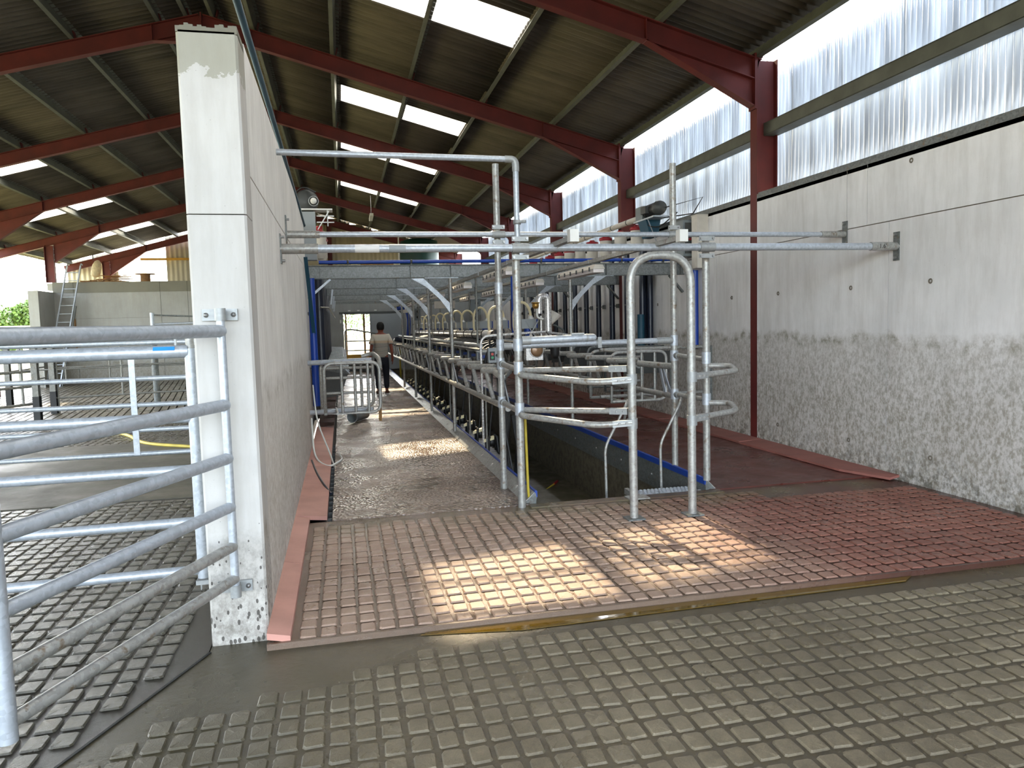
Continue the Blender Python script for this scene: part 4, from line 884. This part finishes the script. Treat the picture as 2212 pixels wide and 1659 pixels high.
part('fan_hub', MB().lathe([(.045, 0), (.045, .02), (0, .025)], (-.31, 11.42, 3.50), (0, -1, 0), 14), 'white_plastic', t); part('fan_guard', MB().lathe([(.065, 0), (.075, 0), (.075, .02), (.065, .02)], (-.31, 11.43, 3.50), (0, -1, 0), 16), 'cast', t)
for k in range(10):
    y = 12.5+k*.8; x = -.27
    if k < 2:
        t = thing('feed_hopper', ('cream feed hopper with red rim on the left wall beside the drive cabinet', 'cream feed hopper with red rim, second behind the left drive cabinet')[k], 'feed hopper', (x, y, 2.9), 'feed hoppers along the left wall')
        part('body', MB().lathe([(.05, -.38), (.10, -.28), (.10, 0)], (x, y, 3.14), (0, 0, 1), 16), 'cream', t); part('support', MB().bar((x, y, 2.84), (-.66, y, 2.90), .03, .01), 'galv_far', t); part('rim', MB().lathe([(.108, -.02), (.118, 0), (.09, .05), (.05, .07), (.05, .14)], (x, y, 3.14), (0, 0, 1), 16), 'red', t)
    t = thing('drop_tube', 'dark navy feed drop tube down the left wall, %s beyond the blue tube' % ORD[k], 'tube', (x, y, 1.1), 'navy drop tubes on the left wall')
    part('pipe', MB().cyl((x-.06, y, 1.05), (x-.06, y, 2.55), .075 if k == 0 else .07, 12), 'navy', t); part('bracket', MB().box(-.60, x-.06, y-.02, y+.01, 1.9, 1.92), 'galv_dark', t)
one('water_pipe', MB().tube([(-.30, 12.2, 1.98), (-.18, 12.4, 1.98), (-.17, 16, 1.97), (-.17, 24, 1.97)], .014, 8, .1), 'galv_far', 'thin pipe running past the left drop tubes at head height', 'pipe')
# ================================================================== cages, mangers
def rrect(x0, x1, z0, z1, y, r, fil=.12, sh=0):
    return MB().tube([((x0+x1)/2, y, z1), (x1, y, z1), (x1, y, z0), (x0+sh, y, z0), (x0, y, z0+.0), (x0, y, z1), ((x0+x1)/2+.001, y, z1)], r, 12, fil, False)
def cage(label, x0, x1, yn, yf, z0, z1, wx, wy):
    t = thing('basket_gate', label, 'gate', (x0, yn, z0))
    for y in (yn, yf): part('outer_frame', rrect(x0-(.06 if y == yf else 0), x1-(.06 if y == yf else 0), z0, z1, y, .022), 'galv_dirty', t)
    for k in range(3): part('upright', MB().cyl((x0+(x1-x0)*(k+1.3)/4.2, yn, z0), (x0+(x1-x0)*(k+1.3)/4.2, yn, z1), .019, 10), 'galv_dirty', t)
    for z in (z0+(z1-z0)*.32, z0+(z1-z0)*.64, z1-.10): part('cross_bar', MB().cyl((x0-.05, yf, z), (x1-.06, yf, z), .019, 10), 'galv_dirty', t)
    part('upright', MB().cyl((x1-.22, yf, z0), (x1-.22, yf, z1), .019, 10), 'galv_dirty', t)
    for x in (x0+.15, x1-.15):
        for z in (z0, z1): part('spacer', MB().cyl((x, yn, z), (x-.03, yf, z), .018, 10), 'galv_dirty', t)
    return t
t = cage('tubular basket gate hanging over the left passage in front of the walking man', -.24, .46, 9.85, 10.55, .55, 1.20, 0, 0)
part('handle_tube', MB().tube([(.25, 10.3, 1.26), (.40, 10.3, 1.30), (.47, 10.0, 1.24), (.47, 9.9, 1.10)], .030, 10, .08), 'galv_dirty', t); part('foot', MB().cyl((.455, 9.95, .42), (.455, 9.95, .60), .02, 8), 'wood', t)
for z, w in ((1.195, 'upper'), (.53, 'lower')):
    t = thing('swing_arm', '%s galvanised arm pipe carrying the left basket gate from the wall' % w, 'pipe', (XL, 10.36, z), 'arms of the left basket gate'); part('pipe', MB().cyl((XL, 10.33, z), (.38, 10.2, z+.02), .034, 14), 'galv', t)
t = cage('tubular basket gate over the right passage behind the hoop', 3.55, 4.35, 9.6, 10.3, .55, 1.22, 0, 0)
for z, w in ((1.235, 'upper'), (.56, 'lower')):
    t = thing('swing_arm', '%s galvanised arm pipe carrying the right basket gate from the wall' % w, 'pipe', (XR, 10.28, z), 'arms of the right basket gate'); part('pipe', MB().cyl((XR, 10.28, z), (3.6, 10.2, z), .026, 14), 'galv_dirty', t)
t = thing('wall_bracket', 'upright galvanised channel on the right wall behind the hairpin rails', 'bracket', (XR, 10.27, .4)); part('channel', MB().box(XR-.05, XR, 10.22, 10.32, .42, 1.25), 'galv_dark', t); part('upright', MB().cyl((5.1, 10.3, .45), (5.1, 10.3, 1.2), .026, 10), 'galv_dark', t); part('upright', MB().cyl((4.75, 10.3, .56), (4.75, 10.3, 1.2), .03, 10), 'galv_dark', t)
for k in range(14):
    y = 11.1+.84*k
    t = thing('breast_frame', 'round-cornered breast frame with dark manger on the right stand, %s from the basket gate' % ORD[k], 'breast frame', (4.7, y, .5), 'breast frames on the right stand')
    part('bent_tube', rrect(4.0, 4.85, .55, 1.22, y, .020), 'galv_dark', t); part('manger', MB().plate([(4.35, y+.1, .80), (5.2, y+.1, .80), (5.2, y+.1, 1.15), (4.45, y+.1, 1.15)], (0, 1, 0), .02), 'dark_grey', t)
    part('wall_arm', MB().cyl((4.8, y, 1.2), (XR, y, 1.2), .02, 8), 'galv_dark', t)
for k in range(17):
    y = 12.6+.84*k
    t = thing('manger', 'dark galvanised tipping manger on the left stand, %s beyond the basket gate' % ORD[k], 'manger', (-.2, y, .9), 'mangers along the left wall')
    part('tray', MB().plate([(-.52, y, 1.02), (.02, y-.05, .98), (.10, y-.05, .90), (.10, y+.68, .90), (.02, y+.68, .98), (-.52, y+.74, 1.02)], (0, 0, 1), .02), 'galv_dark', t)
    part('lip', MB().tube([(-.52, y-.01, 1.035), (.02, y-.05, .995), (.11, y-.05, .90)], .012, 6, .04), 'galv', t); part('front_plate', MB().plate([(-.5, y+.02, .98), (.08, y-.02, .90), (-.05, y-.02, .55), (-.5, y+.02, .5)], (0, 1, 0), .01), 'dark_grey', t)
t = thing('pipe_offcut', 'grey plastic pipe offcut lying under the basket gate on the left stand', 'pipe', (.15, 14, .1)); part('pipe', MB().lathe([(.10, 0), (.10, .55), (.09, .55), (.09, 0), (.10, 0)], (.12, 13.2, .105), (.45, 1, 0), 18), 'grey_box', t)
one('loose_hose', MB().tube([(-.42, 9.9, .50), (-.40, 9.6, .1), (-.33, 9.3, .03), (-.2, 9.0, .02), (-.05, 9.4, .03), (-.1, 9.9, .03)], .012, 8, .15).tube([(-.40, 10.3, .9), (-.36, 10.0, .45), (-.20, 9.7, .05), (-.15, 9.2, -.02)], .010, 8, .2), 'white_plastic', 'pale loose hose curling on the floor at the foot of the left wall', 'hose')
one('drain_strap', MB().tube([(-.42, 9.4, .04), (-.34, 8.6, .035), (-.24, 7.9, .03), (-.17, 7.6, 0)], .014, 6, .3), 'navy', 'dark strap lying across the pink kerb into the drain slot', 'strap')

# ================================================================== yard gates
t = thing('yard_gate', 'galvanised six-rail gate hinged on the divider wall end and swung towards the camera', 'gate', (-.6, 4.08, 0), 'yard gates')
A, Bq = V((-.6, 4.08, 0)), V((-1.155, 2.745, 0))
for z, r in ((1.651, .032), (1.27, .031), (.992, .030), (.735, .028), (.525, .027), (.351, .026)):
    part('rail', MB().cyl(A+V((0, 0, z)), Bq+V((0, 0, z-.0)), r, 16), 'galv' if z > .6 else 'galv_dirty', t)
part('hinge_stile', MB().cyl(A+V((0, 0, .26)), A+V((0, 0, 1.72)), .0215, 14), 'galv', t); part('end_stile', MB().cyl(Bq+V((0, 0, .29)), Bq+V((0, 0, 1.72)), .032, 14), 'galv', t)
for z in (1.735, .285):
    h = part('hinge_bracket', MB().box(-.70, -.525, 4.152, 4.17, z-.03, z+.03).cyl((-.6, 4.08, z-.032), (-.6, 4.08, z+.032), .028, 14).box(-.615, -.585, 4.09, 4.155, z-.025, z+.025), 'cast', t)
    for x in (-.68, -.545): part('bolt', MB().lathe([(.013, 0), (.012, .012), (0, .015)], (x, 4.152, z), (0, -1, 0), 10), 'bolt', h)
t = thing('yard_gate', 'galvanised gate with blue tag on its top rail, behind the swung front gate', 'gate', (-.83, 4.45, 0), 'yard gates')
for z, r in ((1.545, .036), (1.176, .029), (.882, .028), (.585, .027), (.305, .027)): part('rail', MB().cyl((-.83, 4.45, z), (-4.4, 4.40, z-.01), r, 16), 'galv', t)
part('stile', MB().cyl((-.822, 4.45, .26), (-.822, 4.45, 1.56), .031, 14), 'galv', t); part('spigot', MB().cyl((-.822, 4.45, 1.56), (-.822, 4.45, 1.62), .022, 12), 'galv_dirty', t); part('end_stile', MB().cyl((-4.4, 4.4, .26), (-4.4, 4.4, 1.6), .031, 12), 'galv', t)
part('latch_hook', MB().box(-.90, -.80, 4.44, 4.46, 1.615, 1.625).box(-.90, -.89, 4.44, 4.46, 1.575, 1.62), 'cast', t); part('hinge_bracket', MB().box(-.86, -.75, 4.42, 4.48, .225, .25).box(-.84, -.835, 4.44, 4.46, .19, .225), 'cast', t)
part('blue_tag', MB().plate([(-1.005, 4.4135, 1.553), (-.895, 4.4135, 1.553), (-.895, 4.4225, 1.572), (-1.005, 4.4225, 1.572)], (0, -.9, .43), .004), 'bluetag', t, 'bright blue label on the top rail')
t = thing('yard_gate', 'thin five-rail galvanised gate with flat upright, midway across the left yard', 'gate', (-.95, 8.0, 0), 'yard gates')
for z, r in ((1.558, .026), (1.205, .025), (.945, .024), (.695, .024), (.458, .024)): part('rail', MB().cyl((-.95, 8.0, z), (-5.4, 8.0, z), r, 12), 'galv', t)
part('flat_upright', MB().box(-2.045, -1.99, 7.965, 7.975, .45, 1.43), 'galv', t); part('stile', MB().cyl((-.95, 8.0, .3), (-.95, 8.0, 1.6), .03, 12), 'galv', t); part('stile', MB().cyl((-5.4, 8.0, -.05), (-5.4, 8.0, 1.6), .03, 12), 'galv', t)
def fargate(label, a, b, zs, ups, mat='galv_far', r=.022):
    a, b = V(a), V(b); t = thing('yard_gate', label, 'gate', a, 'yard gates')
    for z in zs: part('rail', MB().cyl(a+V((0, 0, z)), b+V((0, 0, z)), r, 8), mat, t)
    for u in ups:
        p = a.lerp(b, u); part('stile', MB().cyl(p+V((0, 0, zs[-1]-.02 if .02 < u < .98 else -.03)), p+V((0, 0, zs[0]+.02)), r, 8), mat, t)
ZS = (1.5, 1.22, .95, .65, .30)
fargate('long dull gate reaching from the hub post to the yard stanchions', (-6.1, 18.0, 0), (-1.9, 19.0, 0), ZS, (0.01, .3, .62, .99))
fargate('dull gate from the nearest yard stanchion running out of frame on the left', (-6.05, 16.7, 0), (-8.6, 12.6, 0), ZS, (.05, .45, .95), 'galv_far', .026)
fargate('low far gate across the slatted floor near the ladder', (-9.2, 24.5, 0), (-4.6, 25.2, 0), ZS, (0.0, .25, .5, .75, 1))
fargate('far gate along the open left side of the yard', (-9.4, 26.9, 0), (-9.3, 17.0, 0), ZS, (0, .2, .4, .6, .8, 1))
for k, (x, y, lab) in enumerate(((-5.97, 16.6, 'dark-footed steel stanchion, nearest in the slatted yard'), (-6.12, 17.95, 'steel stanchion just right of and behind the nearest one'), (-7.85, 20.2, 'steel stanchion at the left edge of the slatted yard'))):
    t = thing('stanchion', lab, 'post', (x, y, -.05), 'steel stanchions in the slatted yard')
    part('upper_post', MB().ibeam((x, y, .45), (x, y, 1.62), .13, .11, .01, .01, (0, 1, 0)), 'galv_far', t); part('painted_foot', MB().ibeam((x, y, -.05), (x, y, .45), .14, .12, .012, .012, (0, 1, 0)), 'black', t)
t = thing('hub_post', 'round galvanised hub post with pivot arm in front of the back wall', 'post', (-4.45, 19.7, -.05)); part('sleeve', MB().cyl((-4.45, 19.7, -.05), (-4.45, 19.7, 1.78), .075, 16), 'galv_dark', t); part('pivot', MB().cyl((-4.45, 19.7, 1.78), (-4.45, 19.7, 2.14), .05, 14), 'galv', t)
part('arm', MB().cyl((-4.40, 19.7, 1.86), (-1.6, 19.7, 1.90), .028, 10), 'galv', t); part('stay', MB().cyl((-4.40, 19.7, 2.08), (-1.6, 19.7, 1.93), .02, 10), 'galv_dark', t)
one('rubber_flap', MB().plate([(-3.35, 18.62, 1.35), (-3.05, 18.66, 1.38), (-3.02, 18.66, .95), (-3.14, 18.66, .9), (-3.2, 18.66, .72), (-3.33, 18.62, .98)], (0, 1, 0), .03), 'black', 'ragged black rubber sheet hung on the long dull gate', 'rubber sheet')
one('yard_hose', MB().tube([(-4.6, 14.9, -.03), (-3.5, 13.4, -.02), (-3.0, 12.2, -.02), (-2.2, 11.6, -.02), (-1.3, 10.9, -.02)], .028, 10, .5), 'yellow', 'yellow hose lying on the concrete of the left yard', 'hose')
# ladder
t = thing('ladder', 'aluminium ladder leaning on the back wall at the left', 'ladder', (-9.2, 27.6, 0)); a0, a1 = V((-9.55, 27.35, -.05)), V((-9.02, 28.5, 4.0)); w = V((.42, 0, 0))
for q in (V((0, 0, 0)), w): part('stile', MB().bar(a0+q, a1+q, .035, .075, (0, 1, 0)), 'galv', t)
for k in range(14): p = a0.lerp(a1, (k+.6)/14.4); part('rung', MB().cyl(p, p+w, .016, 8), 'galv', t)
part('lower_section', MB().bar(a0+w+V((.05, .06, 0)), a0.lerp(a1, .66)+w+V((.05, .06, 0)), .03, .07, (0, 1, 0)), 'galv_dark', t)
part('hook', MB().tube([tuple(a1), tuple(a1+V((0, .06, .1))), tuple(a1+V((.02, .14, .04)))], .018, 8, .05), 'galv', t); part('hook', MB().tube([tuple(a1+w), tuple(a1+w+V((0, .06, .1))), tuple(a1+w+V((.02, .14, .04)))], .018, 8, .05), 'galv', t)
# loft clutter
t = thing('pallet', 'weathered wooden pallet lying on the loft above the back wall', 'pallet', (-8.3, 30, 3.46))
for k in range(3): part('bearer', MB().box(-8.95, -7.6, 29.5+k*.45, 29.6+k*.45, 3.44, 3.54), 'wood', t)
for k in range(7): part('deck_board', MB().box(-8.95+k*.2, -8.82+k*.2, 29.45, 30.6, 3.54, 3.565), 'wood', t)
for k in range(9):
    x = -8.75+random.uniform(0, .55); L = random.uniform(.7, 1.0); tilt = random.uniform(-.06, .06); z = 3.58+k*.022
    one('loose_board', MB().bar((x, 29.6+random.uniform(0, .5), z), (x+L, 29.6+random.uniform(0, .6), z+tilt), .12, .02), 'wood', 'broken timber board lying in the heap on the loft pallet beneath the sack', 'board', 'broken boards heaped on the pallet')
t = thing('hanging_sack', 'pale woven sack hanging above the heap of boards on the loft', 'sack', (-8.42, 30, 4.0)); part('cloth', MB().lathe([(.03, .30), (.10, .24), (.15, .10), (.16, -.10), (.14, -.26), (.05, -.32), (0, -.32)], (-8.42, 29.6, 4.0), (.25, 0, 1), 14), 'sack', t); part('tie', MB().cyl((-8.5, 29.6, 4.28), (-8.52, 29.6, 4.5), .012, 6), 'black', t)
t = thing('cable_drum', 'wooden cable drum standing on the loft right of the boards', 'cable drum', (-6.92, 30, 3.46)); part('core', MB().cyl((-6.92, 30, 3.46), (-6.92, 30, 3.80), .17, 16), 'wood', t); part('flange', MB().cyl((-6.92, 30, 3.80), (-6.92, 30, 3.825), .34, 20), 'wood', t); part('flange', MB().cyl((-6.92, 30, 3.44), (-6.92, 30, 3.46), .34, 20), 'wood', t)
t = thing('water_tank', 'large dark green plastic water tank standing over the dairy behind the parlour', 'tank', (3.35, 32, 2.9)); part('body', MB().lathe([(.80, 0), (.82, .1), (.82, 2.0), (.80, 2.1), (.78, 2.3), (.40, 2.40), (0, 2.42)], (3.35, 32, 2.9), (0, 0, 1), 28), 'tank', t); part('rim', MB().lathe([(.82, 2.05), (.86, 2.08), (.86, 2.14), (.80, 2.18)], (3.35, 32, 2.9), (0, 0, 1), 28), 'tank', t); part('fill_pipe', MB().tube([(2.45, 31.4, 2.9), (2.45, 31.4, 5.35), (2.8, 31.5, 5.35)], .03, 8, .1), 'white_plastic', t)
t = thing('cardboard_boxes', 'low cardboard box on the dairy roof left of the green tank', 'box', (1.2, 31.5, 2.9)); part('case', MB().box(.9, 2.2, 31.2, 31.8, 2.9, 4.25), 'wood', t); part('lid', MB().box(.88, 2.22, 31.18, 31.82, 4.25, 4.28), 'wood', t)
one('blue_sheet', MB().box(2.6, 4.6, 30.2, 30.6, 2.9, 3.05), 'blue2', 'folded blue sheet lying at the foot of the green tank', 'sheet')
t = thing('roof_light', 'white strip light fixed under the right roof slope far above the dairy', 'light', (1.15, 26, 5.2)); part('housing', MB().bar((1.15, 25.6, 5.38), (1.17, 26.9, 5.38), .12, .08), 'white_plastic', t); part('hanger', MB().cyl((1.16, 26.2, 5.42), (1.16, 26.2, 6.1), .008, 6), 'bolt', t)
for k, (x, z, y) in enumerate(((2.02, 2.0, 20.5), (2.75, 2.05, 15.5))):
    t = thing('junction_box', ('grey two-dial box standing far along the milk pipe', 'grey two-dial box standing among the milk meter hoses')[k], 'control box', (x, y, z), 'two-dial boxes over the pit'); part('case', MB().box(x-.10, x+.10, y-.06, y+.06, z-.20, z+.12), 'grey_box', t)
    for q in (-.11, .04): part('dial', MB().cyl((x+.02, y-.06, z+q), (x+.02, y-.075, z+q), .035, 12), 'black', t)
    part('stand', MB().cyl((x-.12, y, 1.34), (x-.12, y, 2.33), .014, 8).cyl((x-.12, y, 2.33), (x+.2 if x > 2.5 else x-.15, y, 2.33), .012, 8), 'galv_far', t)
t = thing('blue_pump', 'blue milk pump with curved hose in the far corner of the pit', 'pump', (2.0, 25.5, 1.2)); part('hose', MB().tube([(1.85, 25.5, 2.25), (2.15, 25.5, 2.3), (2.25, 25.5, 1.9), (2.2, 25.5, 1.3)], .07, 10, .2), 'blue2', t); part('body', MB().lathe([(0, .12), (.2, .1), (.25, 0), (.2, -.1), (0, -.12)], (1.95, 25.5, 1.2), (0, 0, 1), 16), 'navy', t)
one('yellow_post', MB().cyl((1.95, 26.2, -.9), (1.95, 26.2, 1.0), .03, 8), 'yellow', 'yellow upright pipe at the far end of the pit', 'post')
# outdoor railing, trees
t = thing('white_railing', 'white painted railing outside the open left side of the shed', 'railing', (-16, 34, 0))
for z in (2.05, 1.86): part('rail', MB().cyl((-22, 34, z), (-11.9, 34, z), .028, 8), 'white_paint', t)
for k in range(6): part('post', MB().cyl((-12.7-k*1.7, 34, -.1), (-12.7-k*1.7, 34, 2.05), .03, 8), 'white_paint', t)
rt = random.Random(3)
def treemesh(seed, W_, Hh):
    r = random.Random(seed); b = MB()
    blobs = [(r.uniform(-.5, .5)*W_, r.uniform(-.5, .5)*W_, Hh*r.uniform(.45, .85), W_*r.uniform(.28, .42)) for _ in range(9)]
    for (x, y, z, R_) in blobs:
        for _ in range(420):
            d = V((r.gauss(0, 1), r.gauss(0, 1), r.gauss(0, 1))).normalized()*R_*r.uniform(.75, 1.05); c = V((x, y, z))+d
            a = V((r.gauss(0, 1), r.gauss(0, 1), r.gauss(0, 1))).normalized()*.14; e = a.cross(V((r.gauss(0, 1), r.gauss(0, 1), r.gauss(0, 1)))).normalized()*.10
            b.add([c-a, c+e, c+a, c-e], [(0, 1, 2, 3)])
    return b
for k, (x, y, W_, Hh) in enumerate(((-24.5, 60, 3.6, 3.3), (-21.2, 61, 2.4, 4.5), (-29.5, 62, 3.8, 4.0), (-35, 60, 4.4, 4.8), (3.5, 120, 10, 8), (13, 126, 10, 9), (-6, 122, 10, 8))):
    labs = ('leafy tree beyond the white railing, at the left frame edge', 'leafy tree rising beside the end of the back wall', 'leafy tree left of the others beyond the railing', 'tall leafy tree farthest left beyond the railing', 'tree seen through the far doorway', 'tree right of the far doorway, across the field', 'tree left of the far doorway, across the field')
    t = thing('tree', labs[k], 'tree', (x, y, -.1), 'trees beyond the shed'); b = treemesh(k+5, W_, Hh); b.v = [(v[0]+x, v[1]+y, v[2]) for v in b.v]
    part('crown', b, 'leaf', t); part('trunk', MB().cyl((x, y, -.1), (x, y, Hh*.6), .16, 8), 'bark', t)

# ================================================================== the man
def skin(name, joints, edges, mat, parent, sub=2):
    me = bpy.data.meshes.new(name); g = org(parent); me.from_pydata([tuple(V(j[0])) for j in joints], edges, []); o = bpy.data.objects.new(name+'_rig', me); C.objects.link(o)
    o.modifiers.new('s', 'SKIN'); sv = me.skin_vertices[0].data
    for i, j in enumerate(joints): sv[i].radius = j[1] if isinstance(j[1], tuple) else (j[1], j[1])
    sv[0].use_root = True; m = o.modifiers.new('u', 'SUBSURF'); m.levels = sub; m.render_levels = sub
    dg = bpy.context.evaluated_depsgraph_get(); n = bpy.data.meshes.new_from_object(o.evaluated_get(dg)); bpy.data.objects.remove(o)
    n.name = name; n.materials.clear(); n.materials.append(M[mat] if isinstance(mat, str) else mat)
    for p in n.polygons: p.use_smooth = True
    q = bpy.data.objects.new(name, n); C.objects.link(q); q.parent = parent; ORG[q.name] = g; return q
def shirtmat():
    t = MT('striped_shirt'); z = t.math('SUBTRACT', t.axis(2), 0.0)
    st = t.math('GREATER_THAN', t.math('SINE', t.math('MULTIPLY', z, 2*PI/.030)), .15)
    low = t.math('LESS_THAN', z, 1.265); org_ = t.math('MULTIPLY', t.math('GREATER_THAN', z, 1.265), t.math('LESS_THAN', z, 1.325))
    k = t.mix(t.math('MULTIPLY', st, low), lin((214, 206, 190)), lin((66, 66, 70))); k = t.mix(t.math('MULTIPLY', st, org_), k, lin((196, 150, 100)))
    t.col(k); t.rough(.85); t.bump(t.noise(60, 3), .2, .004); return t.m
mx, my = .93, 18.5
t = thing('person', 'man seen from behind walking down the left stand, striped T-shirt and dark trousers, arms hanging', 'person', (mx, my, 0))
J = [((0, 0, .95), (.15, .10)), ((0, 0, 1.12), (.135, .095)), ((0, 0, 1.32), (.155, .105)), ((0, .01, 1.45), (.09, .07)), ((0, .02, 1.52), .054), ((0, .03, 1.585), (.070, .08)), ((0, .03, 1.66), (.078, .095)), ((0, .02, 1.72), (.055, .065))]
E_ = [(i, i+1) for i in range(7)]
def add(j, r, p): J.append((j, r)); E_.append((p, len(J)-1)); return len(J)-1
for s in (-1, 1):
    a = add((s*.17, 0, 1.42), .062, 3); a = add((s*.215, -.01, 1.28), .050, a); e = add((s*.245, -.02, 1.13), .042, a); w_ = add((s*.265, .03, .90), .028, e); pm = add((s*.268, .05, .83), (.022, .038), w_)
    for q, (dy, L) in enumerate(((-.030, .065), (-.010, .078), (.010, .074), (.028, .060))):
        f = add((s*.266, .055+dy, .785), .0095, pm); add((s*.255, .062+dy, .785-L*.75), .008, f)
    th = add((s*.25, .095, .84), .011, w_); add((s*.245, .11, .80), .009, th)
    h = add((s*.09, 0, .88), .095, 0); k_ = add((s*.10, .03 if s < 0 else .06, .50), .062, h); an = add((s*.10, -.05 if s < 0 else .03, .10), .040, k_); add((s*.12, .10 if s < 0 else .17, .045), .036, an)
    er = add((s*.088, .03, 1.62), .016, 5)
skin('body', J, E_, 'skin', t)
sm = shirtmat()
J2 = [((0, 0, .86), (.185, .13)), ((0, 0, 1.02), (.175, .125)), ((0, 0, 1.20), (.175, .125)), ((0, 0, 1.36), (.18, .125)), ((0, .01, 1.455), (.10, .085)), ((.17, 0, 1.42), .082), ((.225, -.01, 1.27), .080), ((-.17, 0, 1.42), .082), ((-.225, -.01, 1.27), .080), ((.235, -.012, 1.22), .082), ((-.235, -.012, 1.22), .082)]
skin('t_shirt', J2, [(0, 1), (1, 2), (2, 3), (3, 4), (3, 5), (5, 6), (3, 7), (7, 8), (6, 9), (8, 10)], sm, t)
J3 = [((0, 0, .98), (.168, .122)), ((0, 0, .85), (.165, .125))]; E3 = [(0, 1)]
for s in (-1, 1):
    b0 = len(J3); J3 += [((s*.09, 0, .80), .112), ((s*.10, .03 if s < 0 else .06, .50), .082), ((s*.10, -.05 if s < 0 else .03, .13), .066)]; E3 += [(1, b0), (b0, b0+1), (b0+1, b0+2)]
skin('trousers', J3, E3, 'trouser', t)
part('hair', MB().lathe([(.0, .105), (.045, .10), (.078, .07), (.092, .02), (.092, -.03), (.082, -.075), (.06, -.10)], (mx, my+.012, 1.668), (0, .12, 1), 20), 'hair', t)
for s in (-1, 1):
    y = my+(.0 if s < 0 else .08); sh = part('shoe', MB().lathe([(.03, -.11), (.047, -.09), (.05, 0), (.045, .10), (.02, .15), (0, .155)], (mx+s*.11, y, .06), (s*.1, 1, -.05), 14), 'shoe', t)
    part('sole', MB().box(mx+s*.11-.048, mx+s*.11+.048, y-.11, y+.13, .0, .025), 'sole', sh)
